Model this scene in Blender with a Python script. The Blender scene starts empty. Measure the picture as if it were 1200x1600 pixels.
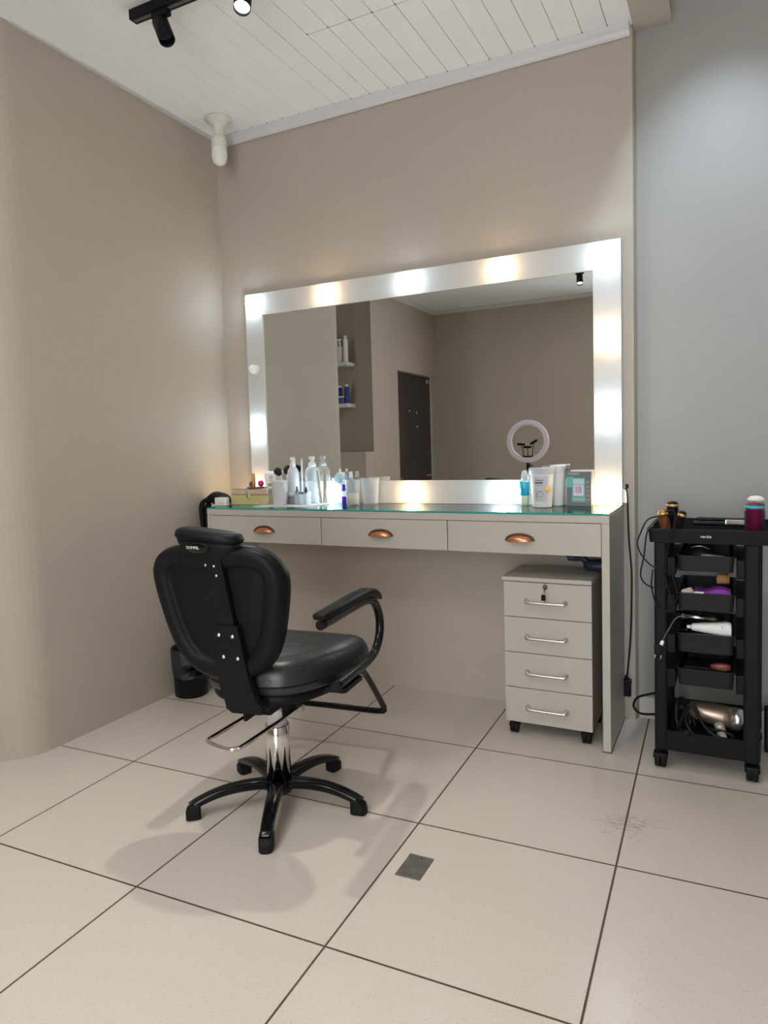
import bpy, bmesh, math, random
from mathutils import Vector, Matrix
random.seed(7)
PI = math.pi
scene = bpy.context.scene
COL = scene.collection

# ------------------------------------------------------------------ camera
CAM = Vector((1.8978, -2.2809, 1.0741))
AX_R = Vector((0.8938, 0.4476, -0.0285)).normalized()
AX_U = Vector((-0.0039, 0.0713, 0.9974)).normalized()
AX_F = AX_U.cross(AX_R).normalized()
AX_U = AX_R.cross(AX_F).normalized()
FPX, PX, PY = 1095.81, 597.39, 772.2
cam_d = bpy.data.cameras.new('camera')
cam = bpy.data.objects.new('camera', cam_d)
COL.objects.link(cam)
m = Matrix.Identity(4)
for i in range(3):
    m[i][0] = AX_R[i]; m[i][1] = AX_U[i]; m[i][2] = -AX_F[i]; m[i][3] = CAM[i]
cam.matrix_world = m
cam_d.sensor_fit = 'VERTICAL'
cam_d.sensor_height = 24.0
cam_d.lens = FPX * 24.0 / 1600.0
cam_d.shift_x = (600 - PX) / 1600.0
cam_d.shift_y = (PY - 800) / 1600.0
cam_d.clip_start = 0.02
scene.camera = cam

# ------------------------------------------------------------------ world and exposure
world = bpy.data.worlds.new('room_air'); scene.world = world
world.use_nodes = True
world.node_tree.nodes['Background'].inputs[0].default_value = (0.93, 0.97, 1.0, 1)
world.node_tree.nodes['Background'].inputs[1].default_value = 3.6
scene.view_settings.view_transform = 'Standard'
scene.view_settings.look = 'None'
scene.view_settings.gamma = 1
scene.view_settings.use_curve_mapping = False
scene.view_settings.exposure = 1.28

BULB_W = 25.0          # radiance of the mirror bulbs
FILL_PANEL = 7.0            # radiance of the added ceiling fill panel
COOL = (0.72, 0.90, 1.0); WARM = (1.0, 0.74, 0.45); NEUT = (1.0, 0.985, 0.97)

# ------------------------------------------------------------------ helpers
def at(px, py, **k):
    """point where the sight line of a photo pixel meets the plane x=, y= or z="""
    d = (px - PX) / FPX * AX_R - (py - PY) / FPX * AX_U + AX_F
    (a, v), = k.items(); i = 'xyz'.index(a)
    return CAM + d * ((v - CAM[i]) / d[i])

def mat(name, col, rough=0.5, metal=0.0, spec=0.5, coat=0.0, noise=0.0, nscale=8.0, bump=0.0, bscale=60.0, emit=None, es=0.0, alpha=1.0, trans=0.0, ior=1.45, sub=0.0):
    M = bpy.data.materials.new(name); M.use_nodes = True
    nt = M.node_tree; b = nt.nodes['Principled BSDF']
    c = (*col, 1)
    b.inputs['Base Color'].default_value = c
    b.inputs['Roughness'].default_value = rough
    b.inputs['Metallic'].default_value = metal
    b.inputs['Specular IOR Level'].default_value = spec
    b.inputs['Coat Weight'].default_value = coat
    b.inputs['Alpha'].default_value = alpha
    b.inputs['Transmission Weight'].default_value = trans
    b.inputs['IOR'].default_value = ior
    if emit: 
        b.inputs['Emission Color'].default_value = (*emit, 1); b.inputs['Emission Strength'].default_value = es
    if noise or bump:
        tc = nt.nodes.new('ShaderNodeTexCoord')
    if noise:
        n = nt.nodes.new('ShaderNodeTexNoise'); n.inputs['Scale'].default_value = nscale; n.inputs['Detail'].default_value = 5
        nt.links.new(tc.outputs['Object'], n.inputs['Vector'])
        r = nt.nodes.new('ShaderNodeValToRGB')
        r.color_ramp.elements[0].position = 0.3; r.color_ramp.elements[1].position = 0.7
        r.color_ramp.elements[0].color = (*[x * (1 - noise) for x in col], 1)
        r.color_ramp.elements[1].color = (*[min(1, x * (1 + noise)) for x in col], 1)
        nt.links.new(n.outputs['Fac'], r.inputs['Fac']); nt.links.new(r.outputs['Color'], b.inputs['Base Color'])
    if bump:
        n = nt.nodes.new('ShaderNodeTexNoise'); n.inputs['Scale'].default_value = bscale; n.inputs['Detail'].default_value = 3
        nt.links.new(tc.outputs['Object'], n.inputs['Vector'])
        bp = nt.nodes.new('ShaderNodeBump'); bp.inputs['Strength'].default_value = bump; bp.inputs['Distance'].default_value = 0.01
        nt.links.new(n.outputs['Fac'], bp.inputs['Height']); nt.links.new(bp.outputs['Normal'], b.inputs['Normal'])
    return M

def clear(name, col, fac=0.35, rough=0.05):
    """thin clear plastic or glass: tinted see-through with a glossy skin"""
    M = bpy.data.materials.new(name); M.use_nodes = True
    nt = M.node_tree; nt.nodes.clear()
    o = nt.nodes.new('ShaderNodeOutputMaterial'); t = nt.nodes.new('ShaderNodeBsdfTransparent')
    p = nt.nodes.new('ShaderNodeBsdfPrincipled'); mx = nt.nodes.new('ShaderNodeMixShader')
    lw = nt.nodes.new('ShaderNodeLayerWeight'); lw.inputs['Blend'].default_value = 0.35
    mr = nt.nodes.new('ShaderNodeMapRange'); mr.inputs['To Min'].default_value = fac; mr.inputs['To Max'].default_value = min(1, fac + 0.38)
    t.inputs['Color'].default_value = (*col, 1); p.inputs['Base Color'].default_value = (*col, 1); p.inputs['Roughness'].default_value = rough
    nt.links.new(lw.outputs['Facing'], mr.inputs['Value']); nt.links.new(mr.outputs['Result'], mx.inputs['Fac'])
    nt.links.new(t.outputs[0], mx.inputs[1]); nt.links.new(p.outputs[0], mx.inputs[2]); nt.links.new(mx.outputs[0], o.inputs[0])
    return M

class MB:
    """collects shapes into one mesh; mi = material slot"""
    def __init__(s): s.bm = bmesh.new(); s.mi = 0
    def _fin(s, f0):
        s.bm.faces.ensure_lookup_table()
        for f in s.bm.faces[f0:]: f.material_index = s.mi
    def box(s, x0, x1, y0, y1, z0, z1, bev=0.0, seg=2, rot=None, piv=None):
        f0 = len(s.bm.faces)
        tmp = bmesh.new()
        bmesh.ops.create_cube(tmp, size=1)
        for v in tmp.verts:
            v.co = Vector(((x0 + x1) / 2 + v.co.x * (x1 - x0), (y0 + y1) / 2 + v.co.y * (y1 - y0), (z0 + z1) / 2 + v.co.z * (z1 - z0)))
        if bev: bmesh.ops.bevel(tmp, geom=list(tmp.edges), offset=bev, segments=seg, affect='EDGES', profile=0.5)
        if rot is not None:
            p = Vector(piv) if piv is not None else Vector(((x0 + x1) / 2, (y0 + y1) / 2, (z0 + z1) / 2))
            for v in tmp.verts: v.co = p + rot @ (v.co - p)
        s._merge(tmp); s._fin(f0); return s
    def _merge(s, tmp):
        mp = {}
        for v in tmp.verts: mp[v] = s.bm.verts.new(v.co)
        for f in tmp.faces:
            try: nf = s.bm.faces.new([mp[v] for v in f.verts]); nf.smooth = f.smooth
            except ValueError: pass
        tmp.free()
    def lathe(s, prof, seg=28, c=(0, 0, 0), axis=None, smooth=True, cap=True):
        f0 = len(s.bm.faces); c = Vector(c)
        q = Vector((0, 0, 1)).rotation_difference(Vector(axis).normalized()) if axis is not None else None
        rings = []
        for r, z in prof:
            ring = []
            for i in range(seg):
                a = 2 * PI * i / seg
                p = Vector((r * math.cos(a), r * math.sin(a), z))
                if q: p = q @ p
                ring.append(s.bm.verts.new(c + p))
            rings.append(ring)
        for A, B in zip(rings, rings[1:]):
            for i in range(seg):
                f = s.bm.faces.new((A[i], A[(i + 1) % seg], B[(i + 1) % seg], B[i])); f.smooth = smooth
        if cap:
            if prof[0][0] > 1e-6: s.bm.faces.new(list(reversed(rings[0])))
            if prof[-1][0] > 1e-6: s.bm.faces.new(rings[-1])
        s._fin(f0); return s
    def tube(s, pts, r, seg=10, smooth_n=6, closed=False):
        f0 = len(s.bm.faces)
        P = [Vector(p) for p in pts]
        R = r if isinstance(r, (list, tuple)) else [r] * len(P)
        if smooth_n > 1 and len(P) > 2:
            Q = []; RR = []
            n = len(P); rng = range(n) if closed else range(n - 1)
            for i in rng:
                p0 = P[(i - 1) % n] if (closed or i > 0) else P[0] * 2 - P[1]
                p1 = P[i]; p2 = P[(i + 1) % n]
                p3 = P[(i + 2) % n] if (closed or i + 2 < n) else P[-1] * 2 - P[-2]
                for k in range(smooth_n):
                    t = k / smooth_n
                    Q.append(0.5 * ((2 * p1) + (p2 - p0) * t + (2 * p0 - 5 * p1 + 4 * p2 - p3) * t * t + (3 * p1 - p0 - 3 * p2 + p3) * t ** 3))
                    RR.append(R[i] * (1 - t) + R[(i + 1) % n] * t)
            if not closed: Q.append(P[-1]); RR.append(R[-1])
            P, R = Q, RR
        n = len(P); up = None; rings = []
        for i in range(n):
            if closed: t = P[(i + 1) % n] - P[(i - 1) % n]
            else: t = P[min(i + 1, n - 1)] - P[max(i - 1, 0)]
            if t.length < 1e-9: t = Vector((0, 0, 1))
            t.normalize()
            if up is None:
                up = Vector((0, 0, 1)) if abs(t.z) < 0.9 else Vector((1, 0, 0))
            a = t.cross(up)
            if a.length < 1e-6: a = t.cross(Vector((0.3, 1, 0.2)))
            a.normalize(); up = a.cross(t).normalized()
            rings.append([s.bm.verts.new(P[i] + (a * math.cos(2 * PI * k / seg) + up * math.sin(2 * PI * k / seg)) * R[i]) for k in range(seg)])
        pairs = list(zip(rings, rings[1:])) + ([(rings[-1], rings[0])] if closed else [])
        for A, B in pairs:
            for k in range(seg):
                f = s.bm.faces.new((A[k], A[(k + 1) % seg], B[(k + 1) % seg], B[k])); f.smooth = True
        if not closed:
            s.bm.faces.new(list(reversed(rings[0]))); s.bm.faces.new(rings[-1])
        s._fin(f0); return s
    def loft(s, rings, cap0=True, cap1=True, smooth=True, closed=True):
        f0 = len(s.bm.faces); V = [[s.bm.verts.new(Vector(p)) for p in r] for r in rings]
        n = len(V[0])
        for A, B in zip(V, V[1:]):
            for k in range(n if closed else n - 1):
                f = s.bm.faces.new((A[k], A[(k + 1) % n], B[(k + 1) % n], B[k])); f.smooth = smooth
        if cap0: s.bm.faces.new(list(reversed(V[0])))
        if cap1: s.bm.faces.new(V[-1])
        s._fin(f0); return s
    def quad(s, a, b, c, d):
        f0 = len(s.bm.faces); s.bm.faces.new([s.bm.verts.new(Vector(p)) for p in (a, b, c, d)]); s._fin(f0); return s
    def build(s, name, mats, parent=None, recalc=True, **tags):
        me = bpy.data.meshes.new(name)
        if recalc: bmesh.ops.recalc_face_normals(s.bm, faces=s.bm.faces)
        s.bm.to_mesh(me); s.bm.free()
        for q in (mats if isinstance(mats, (list, tuple)) else [mats]): me.materials.append(q)
        o = bpy.data.objects.new(name, me); COL.objects.link(o)
        if parent: o.parent = parent
        for k, v in tags.items(): o[k] = v
        return o

def thing(name, label, cat, loc=(0, 0, 0), rotz=0.0, group=None):
    o = bpy.data.objects.new(name, None); COL.objects.link(o); o.empty_display_size = 0.05
    o.location = loc; o.rotation_euler = (0, 0, rotz); o['label'] = label; o['category'] = cat
    if group: o['group'] = group
    return o
def T(o, label, cat, group=None):
    o['label'] = label; o['category'] = cat
    if group: o['group'] = group
    return o
def struct(o): o['kind'] = 'structure'; return o
def copy_tree(o, parent=None):
    c = o.copy(); COL.objects.link(c)
    if parent: c.parent = parent
    for ch in list(o.children): copy_tree(ch, c)
    return c
def text(name, s, size, loc, rot, M, parent=None, depth=0.0004, align='CENTER'):
    cu = bpy.data.curves.new(name, 'FONT'); cu.body = s; cu.size = size; cu.extrude = depth; cu.align_x = align; cu.align_y = 'CENTER'
    tmp = bpy.data.objects.new('tmp_text', cu); COL.objects.link(tmp)
    dg = bpy.context.evaluated_depsgraph_get(); me = bpy.data.meshes.new_from_object(tmp.evaluated_get(dg))
    bpy.data.objects.remove(tmp); me.materials.clear(); me.materials.append(M); me.name = name
    o = bpy.data.objects.new(name, me); COL.objects.link(o); o.location = loc; o.rotation_euler = rot
    if parent: o.parent = parent
    return o
def crom(ctrl, n=8):
    """closed Catmull-Rom through 2D points"""
    out = []; m_ = len(ctrl)
    for i in range(m_):
        p0, p1, p2, p3 = [Vector(ctrl[(i + k) % m_]) for k in (-1, 0, 1, 2)]
        for k in range(n):
            t = k / n
            out.append(0.5 * ((2 * p1) + (p2 - p0) * t + (2 * p0 - 5 * p1 + 4 * p2 - p3) * t * t + (3 * p1 - p0 - 3 * p2 + p3) * t ** 3))
    return out
def inset(poly, d):
    """move a closed 2D outline inward by d"""
    n = len(poly); A = sum(poly[i].x * poly[(i + 1) % n].y - poly[(i + 1) % n].x * poly[i].y for i in range(n)); sg = 1 if A > 0 else -1
    out = []
    for i in range(n):
        t = (poly[(i + 1) % n] - poly[(i - 1) % n]).normalized()
        out.append(poly[i] + Vector((-t.y, t.x)) * d * sg)
    return out
def rrect(w, h, r, n=5):
    out = []
    for cx, cy, a0 in ((w / 2 - r, h / 2 - r, 0), (-w / 2 + r, h / 2 - r, 90), (-w / 2 + r, -h / 2 + r, 180), (w / 2 - r, -h / 2 + r, 270)):
        for k in range(n + 1):
            a = math.radians(a0 + 90 * k / n); out.append(Vector((cx + r * math.cos(a), cy + r * math.sin(a))))
    return out

# ------------------------------------------------------------------ materials
wall_paint = mat('taupe_wall_paint', (0.42, 0.365, 0.303), 0.62, noise=0.03, nscale=1.7, bump=0.04, bscale=35)
wall_grey = mat('grey_wall_paint', (0.30, 0.287, 0.268), 0.5, noise=0.03, nscale=1.7, bump=0.04, bscale=35)
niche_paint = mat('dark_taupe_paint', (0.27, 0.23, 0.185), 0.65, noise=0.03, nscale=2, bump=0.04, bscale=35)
beam_paint = mat('beige_beam_paint', (0.46, 0.415, 0.37), 0.6, noise=0.02)
pvc = mat('white_pvc_ceiling', (0.88, 0.90, 0.92), 0.33, noise=0.015, nscale=3)
pvc_trim = mat('white_pvc_trim', (0.60, 0.595, 0.61), 0.35)
gap_dark = mat('dark_gap', (0.12, 0.105, 0.09), 0.9)
grout = mat('brown_grout', (0.10, 0.065, 0.045), 0.9, noise=0.25, nscale=20)
cream = mat('offwhite_laminate', (0.44, 0.404, 0.358), 0.38, noise=0.01, nscale=3)
frame_white = mat('white_frame_laminate', (0.54, 0.53, 0.51), 0.35)
edge_brown = mat('worn_brown_edge', (0.22, 0.13, 0.06), 0.8, noise=0.3, nscale=60)
black_vinyl = mat('black_vinyl', (0.0065, 0.0065, 0.008), 0.42, bump=0.08, bscale=320, spec=0.16)
seat_vinyl = mat('black_seat_vinyl', (0.016, 0.019, 0.022), 0.34, bump=0.05, bscale=320, spec=0.6)
black_plastic = mat('black_moulded_plastic', (0.008, 0.008, 0.009), 0.46, bump=0.04, bscale=250, spec=0.14)
black_gloss = mat('black_gloss_enamel', (0.005, 0.005, 0.006), 0.16, spec=0.35)
black_rubber = mat('black_rubber', (0.007, 0.007, 0.007), 0.6, spec=.2)
cable_black = mat('black_cable_sheath', (0.007, 0.007, 0.008), 0.45, spec=.25)
cable_grey = mat('grey_cable_sheath', (0.09, 0.09, 0.10), 0.5)
chrome = mat('chrome', (0.82, 0.81, 0.80), 0.09, metal=1.0)
steel = mat('satin_steel', (0.62, 0.60, 0.57), 0.28, metal=1.0)
screw_m = mat('zinc_screw', (0.75, 0.73, 0.72), 0.3, metal=1.0)
copper = mat('copper_pull', (0.62, 0.27, 0.14), 0.30, metal=0.75)
bronze = mat('dark_bronze', (0.10, 0.055, 0.035), 0.4, metal=0.6)
trolley_m = mat('charcoal_trolley_plastic', (0.0085, 0.009, 0.0105), 0.5, bump=0.03, bscale=200, spec=0.14)
tray_m = mat('charcoal_tray_plastic', (0.012, 0.0125, 0.015), 0.45, spec=0.2)
white_pl = mat('white_plastic', (0.78, 0.77, 0.75), 0.35)
ivory = mat('ivory_ceramic', (0.72, 0.69, 0.62), 0.35, noise=0.05, nscale=30)
lilac_ring = mat('pale_lilac_diffuser', (0.62, 0.58, 0.66), 0.35)
clear_pl = clear('clear_plastic', (0.95, 0.97, 0.98), 0.07)
frost_pl = clear('frosted_plastic', (0.86, 0.89, 0.91), 0.36, 0.35)
tub_pl = clear('milky_tub_plastic', (0.90, 0.87, 0.85), 0.66, 0.35)
purple_liq = mat('violet_liquid', (0.09, 0.02, 0.55), 0.2)
teal_liq = mat('teal_liquid', (0.01, 0.42, 0.62), 0.12, coat=0.5)
cream_powder = mat('cream_powder', (0.80, 0.74, 0.62), 0.8)
wood = mat('pale_birch_wood', (0.62, 0.45, 0.27), 0.6, noise=0.1, nscale=40)
grey_lab = mat('grey_label', (0.50, 0.49, 0.53), 0.6)
ink = mat('black_ink', (0.03, 0.03, 0.035), 0.6)
green_ink = mat('green_ink', (0.10, 0.33, 0.10), 0.6)
paper = mat('white_paper', (0.78, 0.76, 0.75), 0.8, noise=0.03, nscale=30)
magenta = mat('magenta_plastic', (0.62, 0.02, 0.16), 0.4)
brown_liq = mat('brown_skin_liquid', (0.26, 0.13, 0.09), 0.35)
dark_red = mat('dark_plum', (0.10, 0.03, 0.045), 0.35)
yellow_fab = mat('yellow_panel', (0.55, 0.48, 0.20), 0.45, noise=0.05, nscale=40)
alu = mat('aluminium_trim', (0.72, 0.71, 0.70), 0.3, metal=0.9)
orange_pan = mat('peach_lid_panel', (0.62, 0.42, 0.27), 0.45)

# floor: porcelain tile with fine speckle
tile_m = mat('cream_porcelain', (0.60, 0.53, 0.455), 0.22, spec=0.45)
nt = tile_m.node_tree; b = nt.nodes['Principled BSDF']
tc = nt.nodes.new('ShaderNodeTexCoord')
n1 = nt.nodes.new('ShaderNodeTexNoise'); n1.inputs['Scale'].default_value = 260; n1.inputs['Detail'].default_value = 2
r1 = nt.nodes.new('ShaderNodeValToRGB'); r1.color_ramp.elements[0].position = 0.27; r1.color_ramp.elements[1].position = 0.38
r1.color_ramp.elements[0].color = (0.36, 0.30, 0.25, 1); r1.color_ramp.elements[1].color = (0.585, 0.525, 0.465, 1)
nt.links.new(tc.outputs['Object'], n1.inputs['Vector'])
nt.links.new(n1.outputs['Fac'], r1.inputs['Fac']); nt.links.new(r1.outputs['Color'], b.inputs['Base Color'])

# mirror glass
mirror_m = bpy.data.materials.new('silvered_mirror'); mirror_m.use_nodes = True
b = mirror_m.node_tree.nodes['Principled BSDF']; b.inputs['Metallic'].default_value = 1; b.inputs['Roughness'].default_value = 0.0
b.inputs['Base Color'].default_value = (0.70, 0.71, 0.69, 1)

def emitter(name, col, s):
    M = bpy.data.materials.new(name); M.use_nodes = True; nt = M.node_tree; nt.nodes.clear()
    o = nt.nodes.new('ShaderNodeOutputMaterial'); e = nt.nodes.new('ShaderNodeEmission')
    e.inputs[0].default_value = (*col, 1); e.inputs[1].default_value = s; nt.links.new(e.outputs[0], o.inputs[0]); return M
bulb_cool = emitter('cool_bulb_glow', COOL, BULB_W); bulb_warm = emitter('warm_bulb_glow', WARM, BULB_W)
spot_glow = emitter('spot_lens_glow', (1, 0.96, 0.9), 14.0)
panel_glow = emitter('fill_panel_glow', NEUT, FILL_PANEL)

# ------------------------------------------------------------------ room shell
ZC, ZH = 2.58, 3.05                 # main ceiling, higher ceiling past the beam
YB, YR = 0.511, 0.548               # back wall, slightly deeper wall on its right
XL0, XL1 = -0.346, -0.3585          # left wall at its far and near end
XD, YO, XR = -1.125, -4.15, 3.7     # door wall, opposite wall, right wall
TA, S = 0.0265, 0.54                # tile grid angle and pitch

# floor: grout bed with one mesh of tiles on it
fl = MB(); fl.mi = 1; fl.box(-1.9, XR + .1, YO - .1, 0.75, -0.06, -0.0012)
fl.mi = 0; ca, sa = math.cos(TA), math.sin(TA); g = 0.0026
for i in range(-4, 8):
    for j in range(-9, 2):
        cs = [(i * S + g, j * S + g), ((i + 1) * S - g, j * S + g), ((i + 1) * S - g, (j + 1) * S - g), (i * S + g, (j + 1) * S - g)]
        top = [Vector((ca * x - sa * y, sa * x + ca * y, 0)) for x, y in cs]
        if not (-2 < top[0].x < XR + .3 and YO - .4 < top[0].y < 0.7): continue
        fl.quad(*top)
struct(fl.build('floor', [tile_m, grout]))

RC = .16; YE = -.585
arc = [(XL0 - RC + RC * math.cos(PI / 2 * k / 12), YE - RC * math.sin(PI / 2 * k / 12)) for k in range(13)]
foot = arc + [(-1.6, YE - RC), (-1.6, YE - RC + .12), (XL1 - .12, YE + .02), (XL1 - .1, YB + .12), (XL1, YB + .12)]
w = MB(); w.loft([[(x, y, z) for x, y in foot] for z in (0, ZC + .02)], smooth=False)
struct(w.build('wall_left', wall_paint))
w = MB(); w.box(-0.4, 1.5600, YB, YB + .15, 0, ZC + .02)
w.loft([[(1.5600, YB, z), (1.562, YB + .004, z), (1.5690, YR, z), (1.5690, YB + .15, z), (1.5600, YB + .15, z)] for z in (0, ZH)], smooth=False)
struct(w.build('wall_back', wall_paint))
w = MB(); w.box(1.5690, XR + .1, YR, YR + .12, 0, ZH); struct(w.build('wall_recess', wall_grey))
w = MB(); w.box(XR, XR + .1, YO, YR, 0, ZH); struct(w.build('wall_right', wall_paint))
w = MB(); w.box(-1.8, 1.15, YO - .1, YO, 0, ZH); w.box(1.15, XR, YO - .1, YO, 2.5, ZH); w.box(1.15, XR, YO - .1, YO, 0, .12); w.box(2.6, XR, YO - .1, YO, .12, 2.5); struct(w.build('wall_front', wall_paint))  # opening on the right added to let world light fill the room
w = MB()
for xx in (1.15, 1.86, 2.56): w.box(xx, xx + .04, YO - .08, YO - .03, .12, 2.5, .003)
for zz in (.12, 2.46): w.box(1.19, 2.56, YO - .08, YO - .03, zz, zz + .04, .003)
struct(w.build('fill_window_1', mat('fill_window_frame', (.7, .7, .7), .4)))  # added window, out of view, source of the room's fill light
# door wall with its opening, and the niche beside it
YD0, YD1, ZD = YO, -3.17, 1.85
w = MB(); w.box(XD - .12, XD, YD1, -2.6105, 0, ZC + .02); w.box(XD - .12, XD, YD0, YD1, ZD, ZC + .02); struct(w.build('wall_door', wall_paint))
w = MB(); w.box(-1.9, XD - .001, -2.75, -2.61, 1.643, ZC + .02); w.box(-1.9, XD - .001, -2.75, -2.604, 1.045, 1.643); struct(w.build('wall_niche', niche_paint))
w = MB(); w.box(-1.9, XD - .001, -2.75, -2.44, 0, 1.045); struct(w.build('wall_ledge', wall_paint))
w = MB(); w.box(-1.9, -1.8, -2.7, -0.5, 0, ZC + .02); struct(w.build('wall_end', niche_paint))
# ceiling boards, run front to back, with a cross joint; higher ceiling right of the beam
c = MB(); c.mi = 1; c.box(-1.9, 1.565, YO - .05, YB + .12, ZC + .004, ZC + .03); c.mi = 0
x0 = 0.505 - 0.0885 * 27; k = 0
while x0 < 1.56:
    xa, xb = x0 + .0011, min(x0 + .0885 - .0011, 1.565); 
    wide = 0.0007 if x0 < 0.3 else 0
    for ya, yb in ((YO, -0.014), (-0.010, YB)):
        if x0 < 0.5: 
            if ya == YO: yb = YB
            else: continue
        c.box(xa - wide, xb + wide, ya, yb, ZC, ZC + .006)
    x0 += .0885
c.mi = 1
for k in range(-9, 12): c.box(.505 + .0885 * k - .0035, .505 + .0885 * k + .0035, YB - .040, YB - .034, ZC - .0004, ZC + .002)
for k in range(0, 9): c.box(.505 + .0885 * k - .003, .505 + .0885 * k + .003, -.018, -.012, ZC - .0004, ZC + .002)
c.mi = 0; c.box(1.5, XR + .1, YO - .05, YR + .1, ZH, ZH + .03)
struct(c.build('ceiling', [pvc, gap_dark]))
# crown moulding strips
def crown(name, a, b_, nrm):
    a, b_, nrm = Vector(a), Vector(b_), Vector(nrm); prof = [(0, 0), (0.004, -.040), (0.012, -.034), (0.018, -.022), (0.030, -.012), (0.036, -.004), (0.036, 0)]
    mb = MB(); mb.loft([[p + nrm * u + Vector((0, 0, v)) for u, v in prof] for p in (a, b_)], smooth=False); return struct(mb.build(name, pvc_trim))
crown('trim_1', (XL1, YB, ZC), (1.5525, YB, ZC), (0, -1, 0))
crown('trim_2', (XD, YO, ZC), (1.56, YO, ZC), (0, 1, 0))
crown('trim_3', (XD, YO, ZC), (XD, -2.61, ZC), (1, 0, 0))
mb = MB(); mb.box(XL1 - .01, XL0 + .012, -0.585, YB, ZC - .006, ZC); struct(mb.build('trim_4', pvc_trim))
mb = MB(); mb.box(1.5645, 1.692, YO, YR, ZC - .012, ZH); struct(mb.build('trim_5', beam_paint))
mb = MB(); mb.box(1.572, XR, YR - .012, YR, 0, 0.085, .002); struct(mb.build('baseboard_right', mat('tile_skirting', (0.55, 0.52, 0.49), 0.4)))
# door leaf, dark, with its studs and clips
d = MB(); d.box(XD - .09, XD - .06, YD0 + .01, YD1 - .005, 0.005, ZD - .004)
door = struct(d.build('door_1', mat('dark_plum_lacquer', (0.045, 0.035, 0.038), 0.35)))
mb = MB()
for q in ((640, 642), (651, 645), (652, 667)):
    p = at(q[0], q[1], x=XD - .058); yy = 2 * 0.487 - p.y
    mb.lathe([(0.012, 0), (0.010, .006), (0, .008)], 12, (XD - .06, yy, p.z), (1, 0, 0))
mb.build('door_stud', steel, door)
mb = MB(); mb.box(XD - .062, XD - .045, YD0 + .06, YD0 + .12, ZD - .07, ZD - .03, .004); mb.box(XD - .062, XD - .045, YD0 + .03, YD0 + .14, .745, .765, .004); mb.box(XD - .062, XD - .045, YD1 - .16, YD1 - .08, .745, .765, .004)
mb.build('door_clip', steel, door)

# ------------------------------------------------------------------ lights of the room and an added fill panel
def panel(x, y, z, w_, d_, label, power=None):
    t = thing('fill_panel_light', label, 'fill light', (x, y, z))
    mb = MB(); mb.box(-w_ / 2 - .015, w_ / 2 + .015, -d_ / 2 - .015, d_ / 2 + .015, -.012, 0, .003); mb.build('frame', white_pl, t)
    mb = MB(); mb.box(-w_ / 2, w_ / 2, -d_ / 2, d_ / 2, -.015, -.0121); mb.build('diffuser', panel_glow, t)
panel(0.55, -2.1, ZC, .6, .6, 'square white fill light panel added to the unseen ceiling behind the camera')  # added out of view to brighten the room

def spot_head(x, y, z, tilt, label, lit, watts, ang=70):
    """track spotlight: adaptor, yoke stem and barrel aimed along tilt"""
    t = thing('track_spotlight', label, 'spotlight', (x, y, z), group='spotlights on the ceiling tracks')
    mb = MB(); mb.box(-.035, .035, -.012, .012, -.022, 0, .003); mb.build('adaptor', black_plastic, t)
    mb = MB(); mb.tube([(0, 0, -.018), (0, 0, -.05)], .006, 10, 1); mb.build('stem', black_plastic, t)
    d = Vector(tilt).normalized(); c0 = Vector((0, 0, -.045)) - d * .018
    mb = MB(); mb.lathe([(0, 0), (.023, 0), (.027, .004), (.027, .086), (.0250, .089), (.0240, .076), (.0240, .070)], 28, c0, d, cap=False); mb.build('barrel', black_plastic, t)
    mb = MB(); mb.lathe([(0, .0730), (.0240, .0730)], 24, c0, d, cap=False); mb.build('lens', spot_glow if lit else black_gloss, t)
    if lit:
        L = bpy.data.lights.new('spot_beam', 'SPOT'); L.energy = watts; L.spot_size = math.radians(ang); L.spot_blend = 0.7; L.shadow_soft_size = .025; L.color = lit
        lo = bpy.data.objects.new('spot_beam', L); COL.objects.link(lo); lo.parent = t; lo.location = c0 + d * .078
        lo.rotation_euler = d.to_track_quat('-Z', 'Y').to_euler()
    return t
def track(x0, x1, y, z, label):
    mb = MB(); mb.box(x0, x1, y - .0175, y + .0175, z - .033, z, .002); mb.mi = 1; mb.box(x0 + .01, x1 - .01, y - .006, y + .006, z - .0335, z - .0325)
    T(mb.build('lighting_track', [black_plastic, gap_dark]), label, 'lighting track')
track(0.058, 1.545, -0.415, ZC, 'black ceiling lighting track with two spotlights, above the chair')
track(0.60, 1.545, -3.05, ZC, 'black ceiling lighting track seen in the mirror')
spot_head(0.185, -0.415, ZC - .033, (0.50, -0.15, -1), 'unlit black spotlight at the left end of the track, tilted down to the right', None, 0)
spot_head(0.525, -0.415, ZC - .033, (0.18, -0.42, -1), 'lit black track spotlight cut by the top edge of the photo', (1, .93, .84), 26, 80)
spot_head(0.695, -3.05, ZC - .033, (0.12, 0.45, -1), 'lit black track spotlight seen in the top right corner of the mirror', (1, .95, .88), 26, 90)
# lamp on the higher ceiling washing the wall behind the trolley
t = thing('surface_spotlight', 'lit cylindrical ceiling spotlight above the trolley wall, beyond the top edge', 'spotlight', (1.86, -0.15, ZH))
mb = MB(); mb.lathe([(0, 0), (.05, 0), (.05, -.12), (.045, -.12), (.045, -.10)], 28, cap=False); mb.build('housing', white_pl, t)
mb = MB(); mb.lathe([(0, -.101), (.045, -.101)], 24, cap=False); mb.build('lens', spot_glow, t)
L = bpy.data.lights.new('wash_beam', 'SPOT'); L.energy = 42; L.spot_size = math.radians(54); L.spot_blend = .9; L.shadow_soft_size = .04; L.color = (.66, .83, 1.0)
lo = bpy.data.objects.new('wash_beam', L); COL.objects.link(lo); lo.parent = t; lo.location = (0, 0, -.11); lo.rotation_euler = Vector((.02, .70, -1.34)).to_track_quat('-Z', 'Y').to_euler()

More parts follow.
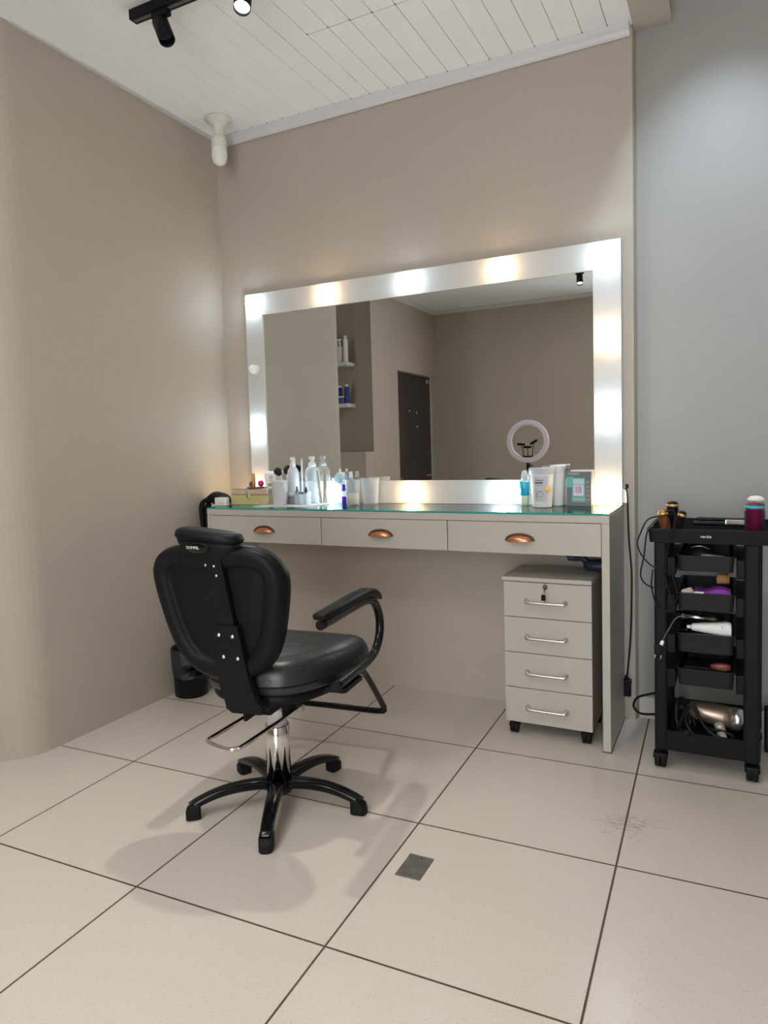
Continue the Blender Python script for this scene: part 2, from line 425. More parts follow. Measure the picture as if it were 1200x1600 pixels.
# ------------------------------------------------------------------ bulb holder on the ceiling in the corner
t = thing('ceiling_lampholder', 'white round ceiling lampholder with an unlit white bulb, in the corner above the mirror', 'lamp', (-0.196, 0.335, ZC))
mb = MB(); mb.lathe([(0, 0), (.061, 0), (.063, -.006), (.058, -.010), (.046, -.014), (.044, -.022), (.034, -.028), (.024, -.034), (.020, -.060), (.024, -.078), (0.0, -.078)], 36, cap=False); mb.build('canopy', ivory, t)
mb = MB(); mb.lathe([(.020, -.074), (.032, -.080), (.034, -.092), (.034, -.118), (.036, -.120), (.036, -.124), (.0, -.124)], 32, cap=False)
mb.build('lampholder', ivory, t)
mb = MB(); mb.lathe([(.030, -.122), (.0345, -.130), (.036, -.155), (.034, -.178), (.027, -.194), (.014, -.203), (0, -.205)], 32, cap=False); mb.build('bulb', mat('frosted_unlit_bulb', (.74, .73, .70), .25), t)

# ------------------------------------------------------------------ makeup desk
YF = 0.162; ZT = 0.824
desk = thing('makeup_desk', 'long off-white makeup desk with three drawers under the lit mirror', 'desk', (0.655, YF, 0))
def L_(x, y, z): return (x - .655, y - YF, z)
def dbox(mb, x0, x1, y0, y1, z0, z1, bev=.0008): mb.box(x0 - .655, x1 - .655, y0 - YF, y1 - YF, z0, z1, bev, 1)
mb = MB(); dbox(mb, -.213, 1.522, YF, YB - .004, .7985, ZT); mb.build('desk_top', cream, desk)
mb = MB(); dbox(mb, -.213, -.197, YF, YB - .004, 0.004, .798); mb.build('side_panel', cream, desk)
mb = MB(); dbox(mb, 1.496, 1.522, YF, YB - .004, 0.006, .798); sp = mb.build('side_panel', cream, desk)
mb = MB(); dbox(mb, 1.4945, 1.5235, YF - .0015, YB - .004, 0.0005, 0.006, 0); mb.build('foot_strip', edge_brown, sp)
mb = MB(); dbox(mb, -.197, 1.496, YF + .02, YB - .01, .684, .694); dbox(mb, -.197, 1.496, YB - .022, YB - .006, .694, .798)
for xx in (.383, .937): dbox(mb, xx - .008, xx + .008, YF + .02, YB - .02, .694, .798)
mb.build('drawer_case', cream, desk)
for xa, xb, hx in ((-.195, .3815, .0975), (.3845, .9355, .657), (.9385, 1.4945, 1.214)):
    mb = MB(); dbox(mb, xa, xb, YF + .0005, YF + .018, .683, .7965); dr = mb.build('drawer', cream, desk)
    # cup pull: dark rim arch with a copper shell
    cx, cz = hx, .744
    def shell(sx, sy, sz, off):
        rings = []
        for i in range(9):
            ph = (PI / 2) * i / 8                      # from wall rim to the crown of the cup
            ring = []
            for k in range(21):
                th = PI * k / 20
                ring.append((cx + sx * math.cos(th) * math.cos(ph) - .655, -off - sy * math.sin(ph), cz - .014 + (sz * math.sin(th)) * math.cos(ph)))
            rings.append(ring)
        return rings
    mb = MB(); mb.loft(shell(.047, .020, .021, .002), cap0=False, cap1=False, closed=False); mb.tube([(cx - .655 - .040, -.020, cz - .0135), (cx - .655, -.0235, cz - .0150), (cx - .655 + .040, -.020, cz - .0135)], .0022, 8, 6)
    h = mb.build('cup_pull', copper, dr)
    h.data.polygons.foreach_set('use_smooth', [True] * len(h.data.polygons))
    mb = MB(); mb.tube([(cx - .655 + .0505 * math.cos(PI * k / 16), -.0025, cz - .014 + .024 * math.sin(PI * k / 16)) for k in range(17)], .0038, 8, 2); mb.build('pull_rim', bronze, dr)

# glass sheet on the desk
glass_top = bpy.data.materials.new('greenish_glass'); glass_top.use_nodes = True
nt = glass_top.node_tree; nt.nodes.clear(); o = nt.nodes.new('ShaderNodeOutputMaterial'); tr = nt.nodes.new('ShaderNodeBsdfTransparent'); gl = nt.nodes.new('ShaderNodeBsdfGlossy')
fr = nt.nodes.new('ShaderNodeFresnel'); mx = nt.nodes.new('ShaderNodeMixShader'); fr.inputs['IOR'].default_value = 1.5; tr.inputs[0].default_value = (.90, .97, .94, 1); gl.inputs['Roughness'].default_value = .02
nt.links.new(fr.outputs[0], mx.inputs[0]); nt.links.new(tr.outputs[0], mx.inputs[1]); nt.links.new(gl.outputs[0], mx.inputs[2]); nt.links.new(mx.outputs[0], o.inputs[0])
glass_edge = mat('teal_glass_edge', (.02, .30, .26), .12, spec=.6)
ZG = ZT + .0075
mb = MB(); mb.box(-.211, 1.520, YF + .001, YB - .030, ZT + .0004, ZG)
for f in mb.bm.faces:
    f.material_index = 0 if abs(f.normal.z) > .5 else 1
    f.normal_update(); f.material_index = 0 if abs(f.normal.z) > .5 else 1
T(mb.build('glass_sheet', [glass_top, glass_edge]), 'clear greenish glass sheet covering the top of the makeup desk', 'glass sheet')

# ------------------------------------------------------------------ lit mirror
mir = thing('vanity_mirror', 'large white framed vanity mirror with round bulbs, standing on the desk against the wall', 'mirror', (0.66, YB - .03, ZG))
FX0, FX1, FZ0, FZ1 = -.198, 1.521, ZG, 1.822; IX0, IX1, IZ0, IZ1 = -.100, 1.4185, .932, 1.7185
def fbox(mb, x0, x1, z0, z1, y0=YB - .030, y1=YB - .0015, bev=.001): mb.box(x0 - .66, x1 - .66, y0 - (YB - .03), y1 - (YB - .03), z0 - ZG, z1 - ZG, bev, 1)
for nm, a in (('frame_stile', (FX0, IX0 - .0006, FZ0 + .0004, FZ1)), ('frame_stile', (IX1 + .0006, FX1, FZ0 + .0004, FZ1)), ('frame_rail', (IX0, IX1, IZ1, FZ1 - .0006)), ('frame_rail', (IX0, IX1, FZ0 + .0004, IZ0))):
    mb = MB(); fbox(mb, *a); mb.build(nm, frame_white, mir)
mb = MB(); mb.quad(*[(x - .66, .006, z - ZG) for x, z in ((IX0 - .003, IZ0 - .003), (IX1 + .003, IZ0 - .003), (IX1 + .003, IZ1 + .003), (IX0 - .003, IZ1 + .003))])
mb.build('mirror_glass', mirror_m, mir)
mb = MB(); fbox(mb, IX0 - .004, IX1 + .004, IZ0 - .004, IZ1 + .004, YB - .022, YB - .002); mb.build('backing_board', gap_dark, mir)
bulb_off = mat('unlit_glass_bulb', (.80, .80, .77), .12, coat=.5)
bulbs = [(-.152, 1.772, 'c'), (.256, 1.771, 'w'), (.665, 1.770, 'c'), (1.064, 1.769, 'w'), (1.470, 1.768, 'c'), (1.470, 1.467, 'w'), (1.469, 1.182, 'c'),
         (1.468, .880, 'w'), (1.062, .878, 'c'), (.655, .878, 'w'), (.245, .880, 'c'), (-.152, .885, 'w'), (-.152, 1.178, 'c'), (-.152, 1.466, 'o')]
base_me = None
for x, z, k in bulbs:
    mb = MB(); mb.lathe([(0, .0), (.024, 0), (.023, -.003), (.018, -.004), (0, -.004)], 20, (x - .66, -.0004, z - ZG), (0, 1, 0), cap=False)
    so = mb.build('bulb_socket', white_pl, mir)
    mb = MB(); prof = [(.0, -.003)] + [(.0225 * math.sin(a), -.0205 + .0225 * math.cos(a)) for a in [PI * i / 14 for i in range(4, 15)]]
    mb.lathe(prof, 24, (x - .66, 0, z - ZG), (0, 1, 0), cap=False)
    mb.build('bulb', {'c': bulb_cool, 'w': bulb_warm, 'o': bulb_off}[k], so)

# ------------------------------------------------------------------ drawer cabinet on castors
CY = .195
cab = thing('drawer_cabinet', 'off-white rolling cabinet with four drawers and a key, under the right end of the desk', 'cabinet', (1.298, CY, 0))
def cb(mb, x0, x1, y0, y1, z0, z1, bev=.0008): mb.box(x0 - 1.298, x1 - 1.298, y0 - CY, y1 - CY, z0, z1, bev, 1)
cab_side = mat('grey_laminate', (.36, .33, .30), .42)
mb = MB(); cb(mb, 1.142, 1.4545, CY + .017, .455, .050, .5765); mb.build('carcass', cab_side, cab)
mb = MB(); cb(mb, 1.134, 1.4575, CY - .008, .458, .578, .5935, .002); mb.build('top_board', cream, cab)
for i in range(4):
    z1 = .575 - i * .1315; z0 = z1 - .1290
    mb = MB(); cb(mb, 1.1405, 1.4555, CY, CY + .0165, z0, z1); dr = mb.build('drawer', cream, cab)
    hz = z1 - .066
    mb = MB(); mb.tube([(1.226 - 1.298, -.001, hz), (1.228 - 1.298, -.016, hz - .002), (1.240 - 1.298, -.024, hz - .004), (1.352 - 1.298, -.024, hz - .004), (1.364 - 1.298, -.016, hz - .002), (1.366 - 1.298, -.001, hz)], [.008, .007, .0045, .0045, .007, .008], 10, 5)
    mb.build('bar_handle', steel, dr)
    if i == 0:
        mb = MB(); mb.lathe([(0, 0), (.009, 0), (.009, .004), (.006, .006), (0, .006)], 20, (1.294 - 1.298, 0, z1 - .014), (0, -1, 0), cap=False); mb.build('lock', gap_dark, dr)
        mb = MB(); mb.tube([(1.2935 - 1.298, -.008, z1 - .016), (1.293 - 1.298, -.012, z1 - .030)], .0016, 6, 1)
        mb.box(1.286 - 1.298, 1.302 - 1.298, -.0315, -.0265, z1 - .058, z1 - .036, .0024); mb.mi = 1; mb.box(1.2915 - 1.298, 1.2955 - 1.298, -.0305, -.0285, z1 - .074, z1 - .057)
        mb.build('key', [black_plastic, steel], dr)
def castor(parent, x, y, r=.02, wdt=.034, top=.05):
    mb = MB()
    for s_ in (-1, 1):
        mb.lathe([(0, 0), (r * .8, 0), (r, .002), (r, wdt * .38), (r * .75, wdt * .42), (0, wdt * .42)], 22, (x + (s_ * wdt * .02 if s_ > 0 else -wdt * .02), y, r + .0006), (s_, 0, 0), cap=False)
    cs = mb.build('castor', black_rubber, parent)
    mb = MB(); mb.box(x - wdt * .55, x + wdt * .55, y - r * .75, y + r * 1.0, r * 1.25, r * 2.02, .004); mb.tube([(x, y + .003, r * 1.9), (x, y + .003, top + .001)], .005, 8, 1); mb.build('castor_hood', black_plastic, cs)
for x, y in ((1.167, .222), (1.430, .222), (1.167, .43), (1.430, .43)): castor(cab, x - 1.298, y - CY, top=.0495)

# ------------------------------------------------------------------ salon chair
ch = thing('salon_chair', 'black salon chair with headrest and chromed column, seen from behind', 'chair', (.657, -.571, 0), math.radians(6))
# star base: five curved legs
mb = MB(); mb.lathe([(0, .036), (.036, .036), (.041, .044), (.042, .062), (.040, .076), (.0375, .079), (0, .079)], 32, cap=False); hub = mb.build('hub', black_gloss, ch)
for k in range(5):
    a = math.radians(8.7 + 72 * k - 6); d = Vector((math.cos(a), math.sin(a), 0)); n = Vector((-d.y, d.x, 0))
    rings = []
    for t_ in [i / 14 for i in range(15)]:
        r = .030 + t_ * .235; z = .068 + .012 * math.sin(t_ * PI * .55) - .044 * t_ ** 2.6
        hw = .0225 - .005 * t_; hh = .0125 - .002 * t_
        dz = (.012 * PI * .55 * math.cos(t_ * PI * .55) - .044 * 2.6 * t_ ** 1.6) / .235
        up = (Vector((0, 0, 1)) - d * dz).normalized()
        rings.append([d * r + Vector((0, 0, z)) + n * q.x + up * q.y for q in rrect(hw * 2, hh * 2, .007, 3)])
    mb = MB(); mb.loft(rings); lg = mb.build('leg', black_gloss, ch)
    rings = []
    for r, hw, z1 in ((.236, .018, .050), (.244, .0205, .048), (.262, .0205, .040), (.274, .0185, .032), (.279, .013, .021)):
        rings.append([d * r + n * q.x + Vector((0, 0, z1 / 2 + q.y)) for q in rrect(hw * 2, z1 - .0015, .006, 3)])
    mb = MB(); mb.loft(rings); mb.build('foot_cap', black_rubber, lg)
mb = MB(); mb.lathe([(0, .078), (.037, .078), (.037, .245), (.035, .248), (0, .248)], 40, cap=False); mb.build('column', chrome, ch)
mb = MB(); mb.lathe([(0, .246), (.031, .246), (.031, .335), (0, .335)], 36, cap=False); mb.build('column_sleeve', mat('pale_satin_metal', (.66, .63, .64), .35, metal=.25), ch)
# mechanism under the seat
mb = MB(); mb.box(-.055, .055, -.13, .10, .325, .352, .004); mb.box(-.10, .10, -.12, .12, .352, .366, .003)
mb.box(-.055, -.045, -.10, .02, .285, .33, .003); mb.box(.045, .052, -.05, .03, .292, .33, .003); mb.build('tilt_mechanism', black_plastic, ch)
# pump lever: chromed U
mb = MB(); mb.tube([(.058, .035, .290), (.056, -.01, .290), (.022, -.215, .274), (.011, -.242, .2715), (-.015, -.250, .270), (-.086, -.227, .2695), (-.104, -.205, .2695), (-.098, -.175, .271), (-.046, .02, .296)], .0062, 10, 6); lv = mb.build('pump_lever', chrome, ch)
mb = MB(); mb.tube([(.030, .038, .289), (.070, .038, .289)], .011, 12, 1); mb.build('lever_clamp', steel, lv)
# seat cushion: rounded trapezoid
def seat_out(dx=0.0):
    return crom([(-.085, -.172), (-.145, -.130), (-.190, -.05), (-.218, .06), (-.228, .17), (-.208, .224), (-.12, .241), (0, .245), (.12, .241), (.208, .224), (.230, .17), (.222, .06), (.196, -.05), (.155, -.130), (.095, -.172), (0, -.186)], 6)
so_ = seat_out()
prof = [(.012, .398), (.003, .401), (0, .408), (0, .421), (-.001, .4245), (0, .428), (.0, .445), (.006, .464), (.018, .479), (.036, .489), (.06, .4945)]
mb = MB(); rings = []
for i_, z in prof: rings.append([Vector((p.x, p.y, z - .010 * max(0, p.y) / .24)) for p in inset(so_, i_)])
mb.loft(rings, cap0=True, cap1=False)
inner = inset(so_, .06)
# top: concentric rings with pleats across
last = rings[-1]; f = 1.0; rr_ = [last]
for s_ in (.86, .72, .58, .44, .30, .16):
    rr_.append([Vector((p.x * s_, .01 + (p.y - .01) * s_, .4945 + .002 * (1 - s_) - .010 * max(0, p.y * s_) / .24)) for p in last])
mb.loft(rr_, cap0=False, cap1=True)
nt = seat_vinyl.node_tree; tcx = nt.nodes.new('ShaderNodeTexCoord'); wv = nt.nodes.new('ShaderNodeTexWave'); wv.bands_direction = 'Y'; wv.inputs['Scale'].default_value = 3.4; wv.inputs['Distortion'].default_value = .6; wv.inputs['Detail'].default_value = 1
rp = nt.nodes.new('ShaderNodeValToRGB'); rp.color_ramp.elements[0].position = 0; rp.color_ramp.elements[1].position = .10; b2 = nt.nodes.new('ShaderNodeBump'); b2.inputs['Strength'].default_value = .16; b2.inputs['Distance'].default_value = .004
nt.links.new(tcx.outputs['Object'], wv.inputs['Vector']); nt.links.new(wv.outputs['Fac'], rp.inputs['Fac']); nt.links.new(rp.outputs['Color'], b2.inputs['Height'])
old = [n for n in nt.nodes if n.type == 'BUMP' and n != b2][0]; nt.links.new(old.outputs['Normal'], b2.inputs['Normal']); nt.links.new(b2.outputs['Normal'], nt.nodes['Principled BSDF'].inputs['Normal'])
cu = mb.build('seat', seat_vinyl, ch)
mb = MB(); rings = []
for i_, z in ((.03, .366), (.018, .368), (.014, .374), (.016, .398)): rings.append([(p.x, p.y, z) for p in inset(so_, i_)])
mb.loft(rings); mb.build('seat_pan', black_plastic, ch)
mb = MB(); mb.tube([(p.x, p.y, .4240 - .010 * max(0, p.y) / .24) for p in so_[::4]], .0028, 6, 3, closed=True); mb.build('piping', black_vinyl, cu)
# backrest
half = [(.05, .4655), (.105, .487), (.146, .530), (.172, .585), (.192, .665), (.203, .735), (.198, .780), (.168, .818), (.115, .836), (.060, .835), (.020, .825)]
ctrl = [(0, .462)] + half + [(0, .822)] + [(-x, z) for x, z in reversed(half)]
bo = crom(ctrl, 5)
def bp(p, depth, sh=-.034):      # depth measured forward from the rear face; the back leans rearward
    t_ = (p.y - .46) / .37
    lean = -.222 - .055 * t_
    curve = .012 * (p.x / .2) ** 2      # wings come forward
    return Vector((p.x + sh, lean + depth + curve, p.y - .014))
mb = MB(); rings = []
for i_, dp in ((.100, .018), (.064, .018), (.055, .020), (.049, .012), (.040, .003), (.022, .000), (.010, .003), (.003, .010), (0, .022)): rings.append([bp(p, dp) for p in inset(bo, i_)])
mb.loft(rings, cap0=True, cap1=False)
shell_ = mb.build('backrest_shell', black_plastic, ch)
mb = MB(); rings = []
for i_, dp in ((0.001, .0225), (-.002, .026), (-.003, .034), (-.003, .050), (.002, .062), (.014, .072), (.034, .078), (.06, .080)): rings.append([bp(p, dp) for p in inset(bo, i_)])
mb.loft(rings, cap0=False, cap1=True); bk = mb.build('backrest', black_vinyl, ch)
# reclining bracket: lower plate with four screws, upper strip with slots
def lean(z): return -.222 - .055 * (z - .46) / .37
mb = MB()
def plate(pts, t0, t1):
    r0 = [(x, lean(z) - t0, z) for x, z in pts]; r1 = [(x, lean(z) - t1, z) for x, z in pts]; mb.loft([r0, r1], smooth=False)
plate([(-.032, .612), (.030, .612), (.036, .606), (.046, .50), (.054, .44), (.066, .400), (.078, .386), (.078, .362), (-.016, .358), (-.032, .370), (-.036, .400), (-.044, .436), (-.046, .470), (-.038, .500), (-.038, .606)], -.013, .008)
mb.box(-.030, .074, -.215, -.10, .355, .392, .012); mb.box(-.03, .03, -.13, .0, .350, .368, .004)
pl = mb.build('back_bracket', black_plastic, ch)
mb = MB(); plate([(-.022, .610), (.024, .610), (.016, .70), (.008, .80), (-.036, .80), (-.030, .70)], -.012, .004)
mb.build('headrest_bar', black_plastic, ch)
for x, z in ((-.024, .585), (.018, .583), (-.018, .523), (.026, .521)):
    mb = MB(); mb.lathe([(0, 0), (.0055, 0), (.0058, .002), (.004, .0045), (0, .005)], 14, (x, lean(z) - .0078, z), (0, -1, 0), cap=False); mb.build('screw', screw_m, pl)
for x, z in ((-.040, .778), (-.014, .776), (-.010, .750)):
    mb = MB(); mb.lathe([(0, 0), (.004, 0), (.003, .003), (0, .003)], 12, (x, lean(z) - .0036, z), (0, -1, 0), cap=False); mb.build('screw', screw_m, pl)
# headrest pod
HX, HF = -.040, -.280
mb = MB(); rings = []
for z, w_, d_, dy in ((.780, .030, .020, .0), (.792, .060, .034, .0), (.808, .112, .052, .002), (.824, .160, .066, .004), (.840, .186, .076, .006), (.853, .192, .080, .006)):
    rings.append([Vector((HX + q.x * w_, HF + .022 + dy + q.y * d_, z - .010 + q.x * -.016)) for q in [Vector((math.copysign(abs(math.cos(a)) ** .72, math.cos(a)) / 2, math.copysign(abs(math.sin(a)) ** .8, math.sin(a)) / 2)) for a in [2 * PI * i / 36 for i in range(36)]]])
mb.loft(rings); mb.build('headrest_shell', black_plastic, ch)
mb = MB(); rings = []
for z, w_, d_ in ((.8525, .186, .078), (.855, .198, .088), (.861, .202, .092), (.868, .198, .089), (.8685, .197, .088), (.874, .192, .084), (.878, .176, .070), (.880, .14, .05)):
    rings.append([Vector((HX + q.x * w_, HF + .028 + q.y * d_, z - .010 + q.x * -.016)) for q in [Vector((math.copysign(abs(math.cos(a)) ** .72, math.cos(a)) / 2, math.copysign(abs(math.sin(a)) ** .8, math.sin(a)) / 2)) for a in [2 * PI * i / 36 for i in range(36)]]])
mb.loft(rings); hd = mb.build('headrest', black_vinyl, ch)
mb = MB(); mb.lathe([(0, -.001), (.036, -.001), (.038, .0), (.036, .0012), (0, .0016)], 32, (0, 0, 0), (0, -1, 0), cap=False)
bd = mb.build('badge', black_gloss, hd); bd.location = (HX - .008, HF - .0185, .828); bd.scale = (1, 1, .42); bd.rotation_euler = (0.22, 0, math.radians(-3))
text('badge_text', 'DOMPEL', .0105, (HX - .018, HF - .0212, .828), (PI / 2 + .22, math.radians(1), math.radians(-3)), white_pl, hd, .0003)
# armrests: enamelled tube with padded top
def arm(sd):
    X = sd * .262 if sd > 0 else -.236; Y0 = 0 if sd > 0 else .075
    mb = MB(); mb.tube([(X, -.215 + Y0, .620), (X, -.08 + Y0, .620), (X, .06, .620), (X, .135, .613), (X, .185, .583), (X, .212, .535), (X, .205, .484), (X, .165, .446), (X, .10, .432), (X, .0, .430), (X, -.135, .430)], .0135, 14, 6)
    a_ = mb.build('armrest', black_gloss, ch)
    rings = []
    for y, z, w_, h_ in ((-.222, .654, .030, .010), (-.216, .655, .040, .018), (-.10, .656, .044, .022), (.02, .657, .046, .024), (.10, .655, .046, .026), (.15, .645, .044, .026), (.19, .628, .036, .020), (.212, .615, .022, .010)):
        rings.append([Vector((X + q.x, y + (Y0 if y < 0 else 0), z - .012 + q.y)) for q in rrect(w_, h_, min(w_, h_) * .42, 4)])
    mb = MB(); mb.loft(rings); mb.build('arm_pad', black_vinyl, a_)
    mb = MB(); mb.box(min(X, X - sd * .06), max(X, X - sd * .06), -.08, .02, .392, .400, .002); mb.box(X - .012, X + .012, -.09, .03, .398, .412, .003); mb.build('arm_bracket', black_plastic, a_)
arm(1); arm(-1)
# footrest: bent tube loop hung from the front of the seat
mb = MB(); mb.tube([(.185, .16, .372), (.185, .235, .355), (.185, .30, .300), (.185, .405, .188), (.185, .425, .160), (.165, .430, .146), (0, .430, .146), (-.165, .430, .146), (-.185, .425, .160), (-.185, .405, .188), (-.185, .30, .300), (-.185, .235, .355), (-.185, .16, .372)], .0105, 12, 6)
mb.build('footrest', black_gloss, ch)

# ------------------------------------------------------------------ waste bin
t = thing('waste_bin', 'black plastic waste bin with a black bag, in the left corner behind the chair', 'bin', (-.272, .075, 0))
mb = MB(); mb.lathe([(0, .002), (.068, .002), (.071, .006), (.078, .20), (.079, .205), (.076, .207), (.066, .012), (0, .010)], 40, cap=False); mb.build('bucket', black_plastic, t)
bag = mat('black_bin_bag', (.02, .02, .018), .38, bump=.5, bscale=18)
mb = MB(); rings = []
for j, (r, z) in enumerate(((.0790, .100), (.0805, .13), (.081, .17), (.082, .205), (.080, .218), (.074, .212), (.070, .15), (.066, .08))):
    rings.append([((r + .0018 * math.sin(9 * a + j * .7) + .0012 * math.sin(23 * a)) * math.cos(a), (r + .0018 * math.sin(9 * a + j * .7) + .0012 * math.sin(23 * a)) * math.sin(a), z + (.012 * math.sin(2 * a + .6) if j == 0 else 0)) for a in [2 * PI * i / 64 for i in range(64)]])
mb.loft(rings, cap0=False, cap1=False); mb.build('bin_bag', bag, t)

# floor cover plate
pc = at(648, 1355, z=0)
mb = MB(); mb.mi = 0; mb.box(-.034, .034, -.050, .050, 0.0002, .0022, .0006, 1); mb.mi = 1
for y in (-.038, .038): mb.lathe([(0, .0022), (.0035, .0022), (.0035, .0027), (0, .0027)], 12, (0.004, y, 0), cap=False)
o = mb.build('floor_cover_plate', [mat('dull_grey_steel', (.20, .19, .17), .35, metal=.6, noise=.2, nscale=30), gap_dark]); o.location = (pc.x, pc.y, 0); o.rotation_euler = (0, 0, math.radians(1))
T(o, 'small square grey metal cover plate screwed to the floor tile', 'cover plate')
# loose hair
mb = MB()
for _ in range(34):
    c0 = at(985 + random.uniform(-26, 26), 1287 + random.uniform(-10, 10), z=0.001); a = random.uniform(0, 2 * PI); pts = []
    cur = random.uniform(-9, 9); p = Vector((c0.x, c0.y, .0008))
    for i in range(7):
        pts.append(p.copy()); p += Vector((math.cos(a), math.sin(a), 0)) * random.uniform(.008, .018); a += cur * .05
    mb.tube(pts, .00018, 3, 2)
T(mb.build('loose_hair', mat('pale_brown_hair', (.22, .17, .13), .6)), 'faint tangle of cut hair on the tile joint in front of the trolley', 'hair'); bpy.data.objects['loose_hair']['kind'] = 'stuff'

# ------------------------------------------------------------------ trolley
TY = .115
tr = thing('salon_trolley', 'black plastic salon trolley on castors with open pull-out trays, right of the desk', 'trolley', (1.82, TY, 0))
def tb(mb, x0, x1, y0, y1, z0, z1, bev=.004, seg=2): mb.box(x0 - 1.82, x1 - 1.82, y0 - TY, y1 - TY, z0, z1, bev, seg)
TD = .335
for xa, xb, ya, yb in ((1.667, 1.706, TY, TY + .05), (1.926, 1.972, TY, TY + .05), (1.667, 1.706, TY + TD - .05, TY + TD), (1.935, 1.985, TY + TD - .05, TY + TD)):
    mb = MB(); tb(mb, xa, xb, ya, yb, .060, .752, .008); mb.build('post', trolley_m, tr)
# side rails that carry the trays
for xa, xb in ((1.700, 1.730), (1.905, 1.932)):
    for zz in (.700, .580, .450, .336):
        mb = MB(); tb(mb, xa, xb, TY + .01, TY + TD - .01, zz - .062, zz - .002, .003); mb.build('side_rail', trolley_m, tr)
# top tray
def tray(name, x0, x1, y0, y1, z0, z1, th, M, parent, taper=.0, lip=.0):
    mb = MB(); ox, oy = 1.82, TY
    def rect(a, b, c, d, z, r): 
        w_, h_ = b - a, d - c
        return [Vector(((a + b) / 2 + q.x - ox, (c + d) / 2 + q.y - oy, z)) for q in rrect(w_, h_, r, 4)]
    R_ = [rect(x0 + taper, x1 - taper, y0 + taper, y1 - taper, z0, .012), rect(x0, x1, y0, y1, z1 - th, .014)]
    if lip: R_ += [rect(x0 - lip, x1 + lip, y0 - lip, y1 + lip, z1 - th, .018), rect(x0 - lip, x1 + lip, y0 - lip, y1 + lip, z1, .018)]
    else: R_ += [rect(x0, x1, y0, y1, z1, .014)]
    R_ += [rect(x0 + th, x1 - th, y0 + th, y1 - th, z1, .012), rect(x0 + th + taper, x1 - th - taper, y0 + th + taper, y1 - th - taper, z0 + th, .010)]
    mb.loft(R_, smooth=False); return mb.build(name, M, parent)
tt = tray('top_tray', 1.650, 2.010, TY - .012, TY + TD + .01, .748, .792, .006, trolley_m, tr, .004, .004)
text('tray_text', 'vertix', .0135, (0.000, -.0185, .7715), (PI / 2 - .1, 0, 0), mat('silver_print', (.75, .75, .77), .4), tt, .0006)
for z1, z0 in ((.709, .658), (.589, .534), (.460, .398), (.345, .289)):
    tray('drawer_tray', 1.736, 1.900, TY - .004, TY + TD - .02, z0, z1, .004, tray_m, tr, .004, .006)
tray('base_tray', 1.676, 1.976, TY + .004, TY + TD - .004, .064, .130, .006, trolley_m, tr, .002, 0)
for x, y in ((1.684, .135), (1.952, .135), (1.684, .42), (1.965, .42)): castor(tr, x - 1.82, y - TY, .024, .040, .066)

mb = MB(); mb.box(-.014, .014, -.03, .03, .0008, .15, .006); mb.tube([(.012, 0, .10), (.045, 0, .125), (.06, 0, .122)], .009, 10, 4); o = mb.build('adaptor_box', cable_black); o.location = (2.008, .40, 0); T(o, 'black box with a stub lead on the floor behind the right post of the trolley', 'power adaptor')
# round hair brushes on the top tray
def round_brush(name, label, x, y, z, r, h, core, bris, ring, lean_=(0, 0, 1), group=None):
    t = thing(name, label, 'hairbrush', (x, y, z), group=group); ax = Vector(lean_).normalized()
    mb = MB(); mb.lathe([(0, .003), (r * .42, .003), (r * .5, .01), (r * .82, .012), (r * .82, h - .014), (r * .9, h - .012), (r * .9, h - .002), (r * .6, h + .004), (0, h + .006)], 26, (0, 0, 0), ax, cap=False); mb.build('barrel', core, t)
    mb = MB(); q = Vector((0, 0, 1)).rotation_difference(ax); n_ = 18
    for k in range(int((h - .03) / .0042)):
        for i in range(n_):
            a = 2 * PI * (i + .5 * (k % 2)) / n_; zz = .014 + k * .0042
            c_ = q @ Vector((r * .8 * math.cos(a), r * .8 * math.sin(a), zz)); e_ = q @ Vector((r * 1.02 * math.cos(a), r * 1.02 * math.sin(a), zz))
            mb.tube([c_, e_], .0006, 3, 1)
    b_ = mb.build('bristles', bris, t); b_['kind'] = 'stuff'
    mb = MB(); mb.lathe([(r * .84, h - .013), (r * .97, h - .012), (r * .97, h - .004), (r * .84, h - .003)], 26, (0, 0, 0), ax, cap=False); mb.build('end_ring', ring, t)
    return t
cop = mat('copper_barrel', (.42, .17, .06), .3, metal=.6); dkb = mat('dark_brown_bristle', (.05, .025, .02), .6); gold = mat('gold_end', (.70, .40, .12), .3, metal=.7)
ZTT = .7545
round_brush('round_brush', 'round hairbrush with copper barrel, leftmost on the black trolley top', 1.702, .170, ZTT, .0165, .088, cop, cop, gold, (-.16, 0, 1))
round_brush('round_brush', 'tallest dark round hairbrush with gold end, behind the copper brush on the trolley', 1.712, .235, ZTT, .021, .110, black_plastic, dkb, gold, (.02, 0, 1))
round_brush('round_brush', 'dark round hairbrush leaning right with gold end, next to the copper brush', 1.728, .175, ZTT, .015, .086, black_plastic, dkb, gold, (.25, 0, 1))
round_brush('round_brush', 'magenta round hairbrush with a teal ring at the right end of the trolley top', 1.955, .185, ZTT, .030, .112, mat('dark_magenta_barrel', (.16, .008, .05), .4), mat('black_bristle', (.02, .02, .02), .5), mat('teal_ring', (.02, .42, .48), .35))
round_brush('round_brush', 'pale topped round hairbrush behind the magenta one on the trolley top', 1.960, .262, ZTT, .026, .128, ivory, dkb, ivory)
